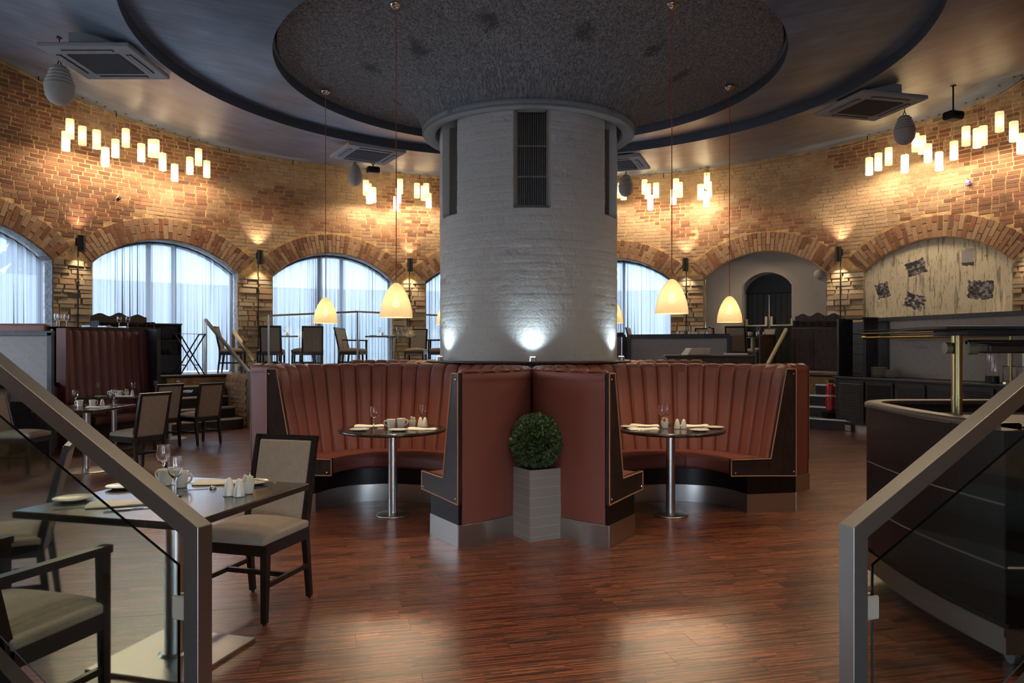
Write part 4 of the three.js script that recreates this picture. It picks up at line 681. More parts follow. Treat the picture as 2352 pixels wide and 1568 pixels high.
// ---------- pleated banquette and screen on the left ----------
{
  const t = thing('banquette', 'tall dark red pleated banquette along the raised floor on the left', 'banquette');
  const d0 = 146.9, d1 = 157.6, N = 10, back = [[7.08, .45], [7.2, .8], [7.25, 1.3], [7.268, 1.62], [7.285, 1.69], [7.31, 1.722], [7.36, 1.73]];
  for (let k = 0; k < N; k++) mesh('back_channel', grid(6, back.length - 1, (u, v) => { const q = 2 * u - 1, b = .02 * Math.pow(max(0, 1 - q * q), .55), [r, y] = back[Math.round(v * (back.length - 1))], p = pol(lerp(d0, d1, (k + u) / N), r - b * (y < 1.7 ? 1 : .3), y + (y > 1.66 ? b * .6 : 0)); return [p.x, p.y, p.z]; }), M.leatherDark, t);
  mesh('seat_cushion', grid(40, 5, (u, v) => { const [r, y] = [[7.12, .45], [6.9, .48], [6.68, .475], [6.62, .45], [6.62, .36], [6.66, .34]][Math.round(v * 5)], p = pol(lerp(d0, d1, u), r, y); return [p.x, p.y, p.z]; }), M.leatherDark, t);
  mesh('base', grid(40, 1, (u, v) => { const p = pol(lerp(d0, d1, u), 6.72, lerp(0, .35, v)); return [p.x, p.y, p.z]; }), M.espresso, t);
  mesh('end_panel', bx(.34, 1.75, .06, 0, .875, 0).applyMatrix4(new THREE.Matrix4().makeRotationY(rad(d0 - .25)).setPosition(pol(d0 - .25, 7.17))), M.slateWood, t); mesh('end_panel', bx(.2, 1.74, .05, 0, .87, 0).applyMatrix4(new THREE.Matrix4().makeRotationY(rad(d1 + .25)).setPosition(pol(d1 + .25, 7.26))), M.leatherDark, t);
  mesh('capping', grid(40, 4, (u, v) => { const [r, y] = [[7.3, 1.735], [7.3, 1.765], [7.55, 1.765], [7.55, 1.73], [7.36, 1.73]][Math.round(v * 4)], p = pol(lerp(d0 - .8, d1 + .6, u), r, y); return [p.x, p.y, p.z]; }), M.slateWood, t);
  mesh('rear_panel', grid(40, 1, (u, v) => { const p = pol(lerp(d0 - .8, d1 + .6, u), 7.4, lerp(.95, 1.74, v)); return [p.x, p.y, p.z]; }), M.slateWood, t);
  mesh('end_post', sq(pol(d0 - .75, 7.32, 0), pol(d0 - .75, 7.32, 1.76), .11), M.slateWood, t);
  // framed grey screen between the banquette and the left edge
  const s = thing('framed_screen', 'grey fabric screen in a dark frame at the left edge', 'screen', [-6.93, 0, -10.25], rad(0));
  mesh('fabric_panel', rb(1.55, .9, .03, .005, -.2, 1.17, 0), M.greyFabric, s);
  mesh('frame', [rb(1.7, .07, .06, .006, -.2, 1.65, 0), rb(.07, 1.65, .06, .006, .61, .84, 0), rb(.07, 1.65, .06, .006, -1.01, .84, 0), rb(1.7, .7, .05, .006, -.2, .36, 0)], M.slateWood, s);
  const b = thing('leather_bolster', 'brown leather seat back showing above the grey screen at left', 'seat', [-7.35, 0, -11.0]);
  mesh('pad', rb(1.1, .3, .14, .05, 0, 1.66, 0), M.leather, b); mesh('pad_base', rb(1.1, 1.5, .1, .02, 0, .76, 0), M.leatherDark, b);
  // glasses and trays on the ledge
  const R = rng(6);
  [[148.4, 7.5], [149.5, 7.5], [156.2, 7.47], [156.9, 7.5], [157.5, 7.45]].forEach(([d, r], i) => { const p = pol(d, r, 1.766); ware('wine_glass', p.x, p.y, p.z, 0, ['wine glass on the ledge above the right end of the pleated banquette', 'wine glass on the banquette ledge, left of the rightmost one', 'right one of the three wine glasses on the ledge at left', 'middle one of the three wine glasses on the ledge at left', 'left one of the three wine glasses on the ledge at left'][i]); });
  [[152.6, 'left steel tray on the ledge above the banquette'], [150.6, 'right steel tray on the ledge above the banquette']].forEach(([d, l]) => { const p = pol(d, 7.45, 1.765), o = thing('serving_tray', l, 'tray', p, rad(d)); mesh('tray', [rb(.2, .012, .34, .004, 0, .006, 0), rb(.2, .03, .01, .003, 0, .018, .17), rb(.2, .03, .01, .003, 0, .018, -.17)], M.chrome, o); });
}
// ---------- sideboards with wavy backs ----------
function sideboard(p, turn, w, h, label) {                           // front faces local -x
  const t = thing('sideboard', label, 'sideboard', p, turn, 'dark sideboards with wavy backs');
  mesh('carcass', [rb(.45, h - .1, w, .006, 0, .05 + (h - .1) / 2, 0)], M.sideWood, t);
  mesh('worktop', rb(.5, .03, w + .06, .006, 0, h - .02, 0), M.espresso, t);
  for (const s of [-1, 1]) { const d = mesh('door', [rb(.022, h - .24, w / 2 - .05, .005, -.235, .08 + (h - .2) / 2, s * w / 4)], M.sideWood, t); mesh('door_panel', rb(.012, h - .38, w / 2 - .17, .005, -.25, .08 + (h - .2) / 2, s * w / 4), M.sideWood, d); mesh('knob', sp(.016, -.265, .08 + (h - .2) / 2, s * .045, 10), M.blackMetal, d); }
  const pts = [[-w / 2, 0]]; for (let k = 0; k <= 60; k++) { const x = -w / 2 + w * k / 60, q = k / 60 * 3 - floor(min(2.999, k / 60 * 3)); pts.push([x, .1 + .05 * Math.pow(sin(q * PI), 2.2) + (abs(k / 60 - .5) < .17 ? .02 * cos((k / 60 - .5) / .17 * PI / 2) : 0)]); } pts.push([w / 2, 0]);
  const g = poly(pts, .025); mesh('wavy_back', g.applyMatrix4(new THREE.Matrix4().makeRotationY(PI / 2)).translate(.18, h + .1, 0), M.sideWood, t);
  mesh('back_posts', [bx(.025, .12, w, .195, h + .05, 0), ...[-1, 1].map(s => bx(.3, .11, .03, .05, h + .05, s * (w / 2 - .02)))], M.black, t);
  for (let k = 0; k < 5; k++) mesh('cutlery_divider', bx(.3, .08, .012, .03, h + .035, -w / 2 + w * (k + 1) / 6, 0, 0), M.brownWood, t);
  return t;
}
{ const p = pol(142.8, 9.1, HP); sideboard([p.x, p.y, p.z], rad(142.8 + 4), 1.05, .88, 'dark sideboard with a wavy back behind the left banquette'); }
{ const p = pol(49.2, 9.1, HP); sideboard([p.x, p.y, p.z], rad(49.2 + 10), .88, .95, 'dark two-door sideboard with a wavy back right of the double door'); }
// ---------- open cabinet with glasses ----------
{
  const p = V(-6.65, HP, -14.35), t = thing('glass_cabinet', 'dark open cabinet with shelves of glasses left of the tray stand', 'cabinet', p, rad(118)), w = .52, d = .42, h = .95;   // open side faces local -x
  mesh('side_panel', bx(d, h, .025, 0, h / 2, w / 2), M.espresso, t); mesh('side_panel', bx(d, h, .025, 0, h / 2, -w / 2), M.espresso, t);
  mesh('back_panel', bx(.02, h, w, d / 2, h / 2, 0), M.sideWood, t); mesh('top', rb(d + .04, .03, w + .05, .005, 0, h, 0), M.slateWood, t);
  for (const y of [.36, .64]) mesh('shelf', bx(d - .02, .018, w - .02, 0, y, 0), M.sideWood, t);
  mesh('lower_panel', bx(.02, .34, w - .02, -d / 2 + .02, .19, 0), M.espresso, t);
  const q = new THREE.Matrix4().makeRotationY(rad(118)).setPosition(p); let n = 0;
  for (const [y, zs, g] of [[.65, [-.18, -.11, -.04, .03, .1, .17], 1], [.37, [-.12, -.03, .07], 0]]) zs.forEach((z, i) => { const v = V(-.05 + .06 * (i % 2), y, z).applyMatrix4(q); const o = mesh('tumbler', lathe([[0, .004], [.028, .004], [.034, .11], [.032, .11], [.026, .012], [0, .012]], 16), M.glass); o.position.copy(v); tag(o, `${ORD[i]} glass from the left on the ${g ? 'upper' : 'lower'} shelf of the open cabinet`, 'glass', 'glasses in the open cabinet'); });
}
// ---------- folding tray stand ----------
{
  const t = thing('tray_stand', 'folding dark X-legged tray stand in front of the wide window', 'tray stand', [-6.07, HP, -14.1], rad(38));
  for (const s of [-1, 1]) { mesh('leg', [bar(V(-.22, 0, s * .2), V(.22, .76, s * .2), .013, 8)], M.darkWood, t); mesh('leg', [bar(V(.22, 0, s * .17), V(-.22, .76, s * .17), .013, 8)], M.darkWood, t); }
  mesh('top_bar', [bar(V(.22, .76, -.22), V(.22, .76, .22), .014, 8), bar(V(-.22, .76, -.22), V(-.22, .76, .22), .014, 8)], M.darkWood, t);
  mesh('strap', [bx(.44, .004, .05, 0, .765, .1), bx(.44, .004, .05, 0, .765, -.1)], M.tan, t);
  mesh('low_bar', [bar(V(-.12, .18, -.2), V(-.12, .18, .2), .01, 6), bar(V(.12, .18, -.2), V(.12, .18, .2), .01, 6)], M.darkWood, t);
}
// ---------- steps up to the raised floor ----------
function steps(name, a, b, n, label) {                               // base edge from a to b (plan), rising along n
  const t = thing(name, label, 'stairs'), dir = b.clone().sub(a), L = dir.length(); dir.normalize();
  const mx = (k) => new THREE.Matrix4().makeBasis(dir, V(0, 1, 0), dir.clone().cross(V(0, 1, 0))).setPosition(a.clone().add(b).multiplyScalar(.5).add(n.clone().multiplyScalar(.15 + k * .28)));
  const tread = mat([.34, .29, .25], .9, { map: T.fabric, uvm: .3 });
  for (let k = 0; k < 5; k++) { const h = .19 * (k + 1); mesh('riser_block', bx(L, h - .03, .3, 0, (h - .03) / 2, 0).applyMatrix4(mx(k)), mat([.03, .026, .026], .7), t); mesh('tread', bx(L, .028, .32, 0, h - .013, 0).applyMatrix4(mx(k)), tread, t); mesh('nosing', rb(L, .03, .03, .006, 0, h - .012, 0).applyMatrix4(mx(k)).translate(-n.x * .16, 0, -n.z * .16), M.steelDull, t); }
  return t;
}
steps('stair_flight', V(-5.95, 0, -12.2), V(-4.86, 0, -13.55), V(-.78, 0, -.62), 'carpeted steps up to the raised floor left of the left booth');
steps('stair_flight', V(5.2, 0, -13.75), V(6.1, 0, -12.8), V(.73, 0, -.68), 'carpeted steps up to the raised floor right of the right booth');
function slopeRail(lo, hi, hLo, hHi, mats, label, posts = [1, 1]) {
  const t = thing('stair_handrail', label, 'handrail', [0, 0, 0], 0, 'handrails of the far steps');
  mesh('rail', sq(V(lo.x, hLo, lo.z), V(hi.x, hHi, hi.z), .05, .05), mats, t);
  if (posts[0]) mesh('post', sq(V(lo.x, lo.y, lo.z), V(lo.x, hLo, lo.z), .05), mats, t);
  if (posts[1]) mesh('post', sq(V(hi.x, hi.y, hi.z), V(hi.x, hHi, hi.z), .05), mats, t);
}
slopeRail(V(-4.74, 0, -13.5), V(-5.86, HP, -14.3), 1.01, 1.99, M.steel, 'steel handrail with two posts on the far left steps');
slopeRail(V(-4.98, .5, -14.5), V(-5.77, HP, -15.5), 1.2, 1.8, M.brassDull, 'second steel handrail seen through the balustrade glass', [1, 1]);
slopeRail(V(4.75, 0, -13.9), V(5.35, HP, -14.6), 1.15, 1.82, mat([.42, .35, .2], .4), 'pale handrail on the far right steps beside the sideboard', [0, 0]);
{ const t = thing('stair_side_panel', 'brown wooden side panel of the far right steps', 'panel', [4.95, HP - .95, -14.55], rad(40)); mesh('panel', rb(.5, 1.68, .04, .006, 0, .84, 0), M.brownWood, t); mesh('frame', [bx(.56, .05, .06, 0, 1.69, 0), bx(.05, 1.7, .06, .27, .85, 0)], M.darkWood, t); }
// ---------- glass balustrade along the raised floor ----------
{
  const t = thing('glass_balustrade', 'glass balustrade with steel top rail in front of the window tables', 'balustrade');
  const P = [[129.3, 2.05], [115.9, 2.17], [101.2, 2.11], [92, 2.1]];
  for (let i = 0; i < 3; i++) {
    const [a, ya] = P[i], [b, yb] = P[i + 1]; mesh('top_rail', sq(pol(a, 7.42, ya), pol(b, 7.42, yb), .05, .035), M.steel, t);
    const n = i ? 2 : 2; for (let k = 0; k < n; k++) { const q0 = pol(lerp(a, b, (k + .01) / n), 7.42), q1 = pol(lerp(a, b, (k + .99) / n), 7.42); const A = pol(a, 7.42), B = pol(b, 7.42), c0 = A.clone().lerp(B, (k + .015) / n), c1 = A.clone().lerp(B, (k + .985) / n), y0 = lerp(ya, yb, (k + .5) / n); const len = c0.distanceTo(c1), dir = c1.clone().sub(c0).normalize(); mesh('glass_panel', bx(len, y0 - HP - .1, .01, 0, (y0 + HP) / 2, 0).applyMatrix4(new THREE.Matrix4().makeBasis(dir, V(0, 1, 0), dir.clone().cross(V(0, 1, 0))).setPosition(c0.clone().lerp(c1, .5).setY(0))), M.pane, t); }
    mesh('post', sq(pol(b, 7.42, HP), pol(b, 7.42, yb), .03), M.steelDull, t);
  }
  mesh('shoe', grid(60, 3, (u, v) => { const q = [[7.38, HP], [7.38, 1.03], [7.46, 1.03], [7.46, HP]][Math.round(v * 3)], p = pol(lerp(129.3, 92, u), ...q); return [p.x, p.y, p.z]; }), M.steelDull, t);
  mesh('post', sq(pol(129.3, 7.42, HP), pol(129.3, 7.42, 2.05), .03), M.steelDull, t);
}
// ---------- tables and chairs on the raised floor, left ----------
{
  const up = (x, z, face, where, a) => seat(a ? arm0 : chair0, false, x, z, face, `${a ? 'dark armchair' : 'beige dark-framed chair'} ${where}`, HP, 'chairs on the raised floor');
  const tb = (x, z, turn, l) => squareTable(l, [x, HP, -z], rad(turn), 1.05, .75);
  tb(-5.0, 15.5, 20, 'dark table on the raised floor left, in front of the second window');
  up(-5.65, 15.15, 10, 'at the left end of the left window table'); up(-4.72, 14.75, 100, 'with its back to the room at the left window table'); up(-5.2, 16.0, -80, 'on the window side of the left table'); up(-4.35, 15.6, 190, 'at the right end of the left window table');
  tb(-2.55, 15.9, 5, 'dark table on the raised floor between the two front pendants and the column');
  up(-4.0, 14.95, 108, 'seen from behind, right of the balustrade post'); up(-3.38, 15.75, 0, 'side-on at the left end of the right window table'); up(-3.45, 16.3, -10, 'behind the side-on chair at the right window table', 1); up(-2.15, 16.75, -95, 'facing the room by the stone pier'); up(-1.55, 15.85, 182, 'close to the column, seen from the front', 1);
  lay(V(-5.0, 0, -15.5), HP + Y, 'on the left window table', [['wine_glass', -.1, -.1], ['wine_glass', .28, -.05], ['napkin', .05, .1], ['side_plate', -.3, .15], ['shaker', .36, .05]]);
  lay(V(-2.55, 0, -15.9), HP + Y, 'on the right window table', [['wine_glass', -.28, -.1], ['wine_glass', .12, -.05], ['wine_glass', .22, -.08], ['napkin', -.05, .15], ['side_plate', -.38, .12], ['side_plate', .4, .1], ['shaker', -.2, .0]]);
}
// ---------- fire extinguishers ----------
function extinguisher(p, label) { const t = thing('fire_extinguisher', label, 'fire extinguisher', p, 0, 'red fire extinguishers'); mesh('cylinder', lathe([[0, 0], [.07, .002], [.075, .02], [.075, .42], [.06, .47], [.025, .5], [0, .5]], 20), M.red, t); mesh('valve', [cy(.02, .022, .05, 10, 0, .52, 0), bx(.1, .015, .02, .02, .555, 0), bx(.09, .012, .02, .02, .535, 0)], M.black, t); mesh('hose', tube([V(.02, .52, .01), V(.09, .5, .02), V(.1, .35, .03), V(.085, .15, .02)], .01, 16, 6), M.black, t); mesh('label_band', lathe([[.0757, .26], [.0757, .29]], 20), M.paper, t); }
extinguisher([-4.6, .3, -13.62], 'red fire extinguisher beside the foot of the far left steps');
extinguisher([5.74, .32, -13.5], 'red fire extinguisher beside the buffet counter at right');
for (const [x, z, l] of [[-4.6, 13.62, 'dark plinth under the left fire extinguisher'], [5.74, 13.5, 'dark plinth under the right fire extinguisher']]) { const t = thing('plinth_box', l, 'plinth', [x, 0, -z]); mesh('box', rb(.22, .3, .22, .01, 0, .15, 0), M.espresso, t); }
// ---------- screens on the right edge of the raised floor ----------
{
  const scr = (x0, z0, x1, z1, h0, h1, label, pm = M.greyFabric) => { const a = V(x0, 0, -z0), b = V(x1, 0, -z1), dir = b.clone().sub(a), L = dir.length(); dir.normalize(); const t = thing('framed_screen', label, 'screen'); const mx = new THREE.Matrix4().makeBasis(dir, V(0, 1, 0), dir.clone().cross(V(0, 1, 0))).setPosition(a.clone().add(b).multiplyScalar(.5)); mesh('fabric_panel', bx(L - .1, h1 - h0, .03, 0, (h0 + h1) / 2, 0).applyMatrix4(mx), pm, t); mesh('frame', [bx(L, .09, .08, 0, h1, 0), bx(.1, h1 - h0, .07, -L / 2, (h0 + h1) / 2, 0), bx(.07, h1 - h0, .07, L / 2, (h0 + h1) / 2, 0)].map(g => g.applyMatrix4(mx)), M.slateWood, t); return t; };
  const a = pol(72.8, 7.4), b = pol(57.2, 7.4); scr(a.x, -a.z, b.x, -b.z, 0, 1.68, 'long grey fabric screen with dark frame right of the column');
  const c = pol(80, 7.42), e = pol(73.5, 7.42); scr(c.x, -c.z, e.x, -e.z, 0, 1.72, 'short grey screen between the column and the long screen');
  const sh = thing('narrow_shelf', 'narrow dark shelf rack standing in front of the short grey screen', 'shelf', pol(75.3, 7.2), rad(75.3)); for (const s of [-1, 1]) mesh('upright', bx(.2, 1.64, .02, 0, .82, s * .1), M.slateWood, sh); for (const y of [.9, 1.2, 1.42, 1.62]) mesh('shelf_board', bx(.2, .016, .2, 0, y, 0), M.brownWood, sh);
  // table and chairs behind the long screen
  const up = (x, z, face, where) => seat(chair0, false, x, z, face, `beige dark-framed chair ${where}`, HP, 'chairs on the raised floor');
  squareTable('dark table behind the long grey screen', [3.75, HP, -15.35], rad(-20), 1.3, .7); squareTable('dark table by the pale pier left of the door', [5.02, HP, -15.6], rad(-30), .7, .7);
  up(4.1, 15.95, -105, 'behind the long screen, left of the door arch'); up(2.75, 15.75, -20, 'behind the long screen, left end'); up(4.55, 15.0, 60, 'behind the long screen, right end'); up(5.3, 16.1, 200, 'in front of the double door');
  lay(V(3.75, 0, -15.35), HP + Y, 'behind the long grey screen', [['mug', -.35, .1, 0], ['mug', -.25, -.05, 1], ['mug', -.12, .12, 2], ['mug', .0, -.02, .5], ['mug', .12, .1, 1.4], ['wine_glass', -.18, .2], ['wine_glass', .3, .0], ['shaker', .22, .12]]);
  lay(V(5.02, 0, -15.6), HP + Y, 'on the table by the door', [['mug', -.1, .1, 0], ['mug', .1, .0, 1], ['mug', .2, .15, 2], ['wine_glass', .05, .2]]);
  // service cabinet behind the right booths with linen on top
  const k = thing('service_cabinet', 'low brown service cabinet behind the right booth', 'cabinet', [3.05, 0, -11.6], rad(-8)); mesh('carcass', rb(1.3, 1.3, .5, .01, 0, .66, 0), M.sideWood, k); mesh('top', rb(1.36, .03, .54, .006, 0, 1.325, 0), M.sideWood, k);
  const l = thing('linen_stack', 'stack of folded white linen on the low cabinet behind the right booth', 'linen', [2.85, 1.34, -11.6], rad(10)); for (let i = 0; i < 4; i++) mesh('cloth', rb(.38 - .02 * i, .028, .26 - .01 * i, .012, .01 * i, .015 + i * .027, 0), M.linen, l);
  const q = thing('paper_stack', 'flat pile of white papers on the low cabinet behind the right booth', 'papers', [3.45, 1.34, -11.55], rad(-12)); mesh('sheet', rb(.34, .03, .24, .004, 0, .016, 0), M.paper, q);
}
// ---------- buffet counter ----------
{
  const A = V(5.75, 0, -13.35), Bp = V(6.75, 0, -10.1), dir = Bp.clone().sub(A), L = dir.length(); dir.normalize();
  const t = thing('buffet_counter', 'long dark buffet counter with louvred doors on the right', 'counter', A.clone().lerp(Bp, .5), atan2(-dir.z, dir.x));   // local +x runs towards the camera; front faces local +z or -z
  const f = V(0, 0, 1).applyAxisAngle(V(0, 1, 0), t.rotation.y); const s = f.x < 0 ? 1 : -1, D = .62;   // front towards the room (-x)
  const Z = z => s * z;
  mesh('carcass', bx(L, .78, D - .04, 0, .52, Z(-D / 2)), M.slateWood, t); mesh('worktop', rb(L + .06, .035, D + .04, .006, 0, .93, Z(-D / 2)), M.slateWood, t); mesh('plinth', bx(L - .04, .12, D - .1, 0, .06, Z(-D / 2 - .02)), M.steelDull, t);
  const door = (x, w, louvre) => { const d = mesh('door', [bx(w, .7, .02, x, .53, Z(.002))], M.slateWood, t); if (louvre) for (let k = 0; k < 18; k++) mesh('louvre', bx(w - .1, .012, .02, x, .25 + k * .034, Z(.012), s * .6, 0, 0), M.slateWood, d); else { mesh('door_panel', bx(w - .08, .6, .012, x, .53, Z(.014)), M.espresso, d); mesh('knob', sp(.014, x + w * .3, .4, Z(.035), 10), M.chrome, d); } };
  door(-L / 2 + .4, .62, true); door(-L / 2 + 1.05, .58, false); door(-L / 2 + 1.68, .58, true); mesh('open_niche', bx(.5, .6, .02, -L / 2 + 2.3, .52, Z(.002)), M.black, t); door(-L / 2 + 2.88, .5, true);
  mesh('steel_kick', bx(.2, .1, .01, -L / 2 + .3, .06, Z(-.0)), M.steel, t);
  // fabric screen at the back of the counter
  const sc = thing('framed_screen', 'grey fabric screen with dark top rail behind the buffet counter', 'screen', t.position.clone(), t.rotation.y); mesh('fabric_panel', bx(L - .5, 1.0, .03, .3, 1.42, Z(-D - .09)), M.greyFabric, sc); mesh('frame', [bx(L + .1, .07, .08, 0, 1.95, Z(-D - .09)), bx(.07, 1.9, .08, L / 2, .95, Z(-D - .09)), bx(L, .95, .04, 0, .475, Z(-D - .09)), bx(1.0, 1.0, .03, -L / 2 + .05, 1.42, Z(-D - .1))], M.slateWood, sc);
  const st = thing('shelf_tower', 'tall dark shelf tower at the far end of the buffet counter', 'shelf', t.position.clone(), t.rotation.y); mesh('side_panel', bx(.05, 1.02, .3, -L / 2 + .03, 1.46, Z(-.2)), M.slateWood, st); mesh('side_panel', bx(.03, 1.02, .3, -L / 2 + .42, 1.46, Z(-.4)), M.slateWood, st); for (const y of [1.0, 1.16, 1.34, 1.52, 1.7]) mesh('shelf_board', bx(.38, .018, .26, -L / 2 + .22, y, Z(-.4)), M.brownWood, st); mesh('top', bx(.5, .03, .34, -L / 2 + .22, 1.97, Z(-.36)), M.slateWood, st);
  // brass gantry
  const g = thing('brass_gantry', 'brass serving gantry with a thin shelf over the buffet counter', 'gantry', t.position.clone(), t.rotation.y);
  mesh('post', cy(.022, .022, .72, 14, -L / 2 + .62, 1.31, Z(-.12)), M.black, g); mesh('post', cy(.022, .022, .72, 14, L / 2 - .12, 1.31, Z(-.12)), M.brass, g);
  mesh('lamp_tube', [cy(.028, .028, L - .7, 16, .22, 1.63, Z(-.1), 0, 0, PI / 2), cy(.018, .018, L - .7, 12, .22, 1.7, Z(-.1), 0, 0, PI / 2)], M.brass, g); mesh('shelf_plate', bx(L - .6, .015, .3, .22, 1.745, Z(-.16)), M.blackMetal, g);
  const at = (x, z, y = .948) => V(x, y, Z(z)).applyAxisAngle(V(0, 1, 0), t.rotation.y).add(t.position);
  const ps = thing('plate_stack', 'stack of cream plates at the far end of the buffet counter', 'plates', at(-L / 2 + .75, -.28)); for (let k = 0; k < 9; k++) mesh('plate', lathe([[0, .004], [.09, .004], [.13, .014], [.13, .018], [0, .01]], 28, 0, k * .02, 0), M.china, ps);
  const ps2 = thing('plate_stack', 'second lower stack of cream plates on the buffet counter', 'plates', at(-L / 2 + .95, -.36)); for (let k = 0; k < 7; k++) mesh('plate', lathe([[0, .004], [.09, .004], [.12, .014], [.12, .018], [0, .01]], 28, 0, k * .02, 0), M.china, ps2);
  const jar = (p, r, h, label, neck) => { const j = thing('glass_jar', label, 'jar', p, 0, 'glass jars on the buffet counter'); mesh('jar', lathe([[0, .005], [r, .005], [r, h * .8], [r * .5, h * .97], [r * .3, h], [r * .26, h], [r * .46, h * .96], [r - .006, h * .79], [r - .006, .014], [0, .014]], 24), M.glass, j); mesh('lid', [sp(.02, 0, h + .02, 0, 10)], M.brass, j); mesh('base_ring', lathe([[r + .004, 0], [r + .006, .02], [r + .004, .1]], 24), M.blackMetal, j); };
  jar(at(L / 2 - .55, -.3), .085, .52, 'tall domed glass jar on the buffet counter', 1);
  [[L / 2 - .28, -.3, 'left'], [L / 2 - .05, -.28, 'right']].forEach(([x, z, w]) => { const p = at(x, z), j = thing('juice_dispenser', `steel-necked glass dispenser on the buffet counter, ${w} of the jar pair`, 'dispenser', p, 0, 'dispensers on the buffet counter'); mesh('jar', lathe([[0, .03], [.085, .03], [.085, .24], [.08, .25], [.078, .24], [.078, .04], [0, .04]], 24), M.glass, j); mesh('column', cy(.03, .03, .26, 16, 0, .36, 0), M.steel, j); mesh('base', cy(.095, .1, .03, 24, 0, .015, 0), M.chrome, j); mesh('tap', [bx(.02, .03, .05, 0, .07, .1)], M.chrome, j); });
}
// ---------- curved mobile desk ----------
{
  const t = thing('mobile_desk', 'dark rounded wooden serving desk on castors behind the right handrail', 'desk');
  const plan = []; const X = 2.17, Zn = 3.3; for (let k = 0; k <= 6; k++) plan.push([X - .045 * sin(k / 6 * PI), lerp(Zn, 4.5, k / 6)]); for (let k = 1; k <= 10; k++) { const a = k / 10 * PI / 2; plan.push([X + .36 * (1 - cos(a)), 4.5 + .36 * sin(a)]); } plan.push([4.1, 4.86]);
  const wall = (off, y0, y1) => { const pts = plan.map(([x, z], i) => { const a = plan[max(0, i - 1)], b = plan[min(plan.length - 1, i + 1)], dx = b[0] - a[0], dz = b[1] - a[1], l = hypot(dx, dz); return [x - dz / l * off, z + dx / l * off]; }); return grid(plan.length - 1, 1, (u, v) => { const q = pts[Math.round(u * (plan.length - 1))]; return [q[0], lerp(y0, y1, v), -q[1]]; }); };
  const endF = (y0, y1) => grid(1, 1, (u, v) => [lerp(X, 3.4, u), lerp(y0, y1, v), -Zn + 0]);
  for (const [y0, y1, n] of [[.235, .478, 'lower_panel'], [.486, .755, 'middle_panel'], [.763, 1.085, 'upper_panel']]) mesh(n, [wall(0, y0, y1), endF(y0, y1)], M.espresso, t);
  mesh('shadow_gap', [wall(-.012, .2, 1.08)], M.black, t);
  mesh('rail_strip', [wall(.004, .478, .486), wall(.004, .755, .763)], mat([.16, .12, .09], .4), t);
  mesh('steel_band', [wall(.006, .1, .215), grid(1, 1, (u, v) => [lerp(X, 3.4, u), lerp(.1, .215, v), -Zn + .004])], M.railSteel, t);
  const ring = [plan.map(p => [p[0] - .014, p[1]]), plan.map(([x, z], i) => { const a = plan[max(0, i - 1)], b = plan[min(plan.length - 1, i + 1)], dx = b[0] - a[0], dz = b[1] - a[1], l = hypot(dx, dz); return [x + dz / l * .085, z - dx / l * .085]; })];
  mesh('top_edge', [grid(plan.length - 1, 5, (u, v) => { const i = Math.round(u * (plan.length - 1)), k = Math.round(v * 5), o = [[0, 1.088], [0, 1.112], [.12, 1.119], [.88, 1.119], [1, 1.112], [1, 1.088]][k]; return [lerp(ring[0][i][0], ring[1][i][0], o[0]), o[1], -lerp(ring[0][i][1], ring[1][i][1], o[0])]; })], M.brownWood, t);
  const sh = new THREE.Shape(ring[1].map(p => new THREE.Vector2(p[0], p[1]))); sh.lineTo(4.1, Zn); mesh('inner_top', put(new THREE.ExtrudeGeometry(sh, { depth: .02, bevelEnabled: false }), 0, 1.02, 0, -PI / 2), M.espresso, t);
  for (const [x, z] of [[2.3, 3.45], [2.32, 4.5], [3.0, 3.45], [3.2, 4.6]]) mesh('castor', [cy(.04, .04, .03, 16, x, .04, -z, 0, 0, PI / 2), bx(.05, .06, .05, x, .08, -z)], M.steelDull, t);
  const g = thing('heat_lamp_gantry', 'brass post with dark canopy shelf standing on the rounded desk', 'gantry', [2.33, 1.04, -3.92]);
  mesh('post', [cy(.026, .026, .5, 20, 0, .25, 0), cy(.032, .034, .02, 20, 0, .012, 0), cy(.029, .029, .012, 20, 0, .15, 0)], M.brass, g);
  mesh('canopy', [rb(.95, .016, .42, .004, .3, .512, 0), rb(.8, .03, .3, .004, .36, .49, 0)], M.blackMetal, g);
  mesh('crossbar', [cy(.012, .012, .5, 12, .3, .44, 0, 0, 0, PI / 2), rb(.5, .045, .1, .01, .4, .405, -.02)], M.brownWood, g);
  mesh('heat_lamp', [cy(.035, .035, .05, 20, .075, .41, 0, 0, 0, PI / 2), cy(.03, .03, .03, 16, -.05, .41, 0, 0, 0, PI / 2)], mat([.25, .23, .15], .3, { metalness: .6 }), g);
  const pl = thing('side_plate', 'cream plate lying on the rounded desk beside the right handrail', 'plate', [2.62, 1.045, -3.72]); { const o = new THREE.Mesh(G.plate, M.china); o.name = 'plate'; o.scale.setScalar(1.3); pl.add(o); }
}
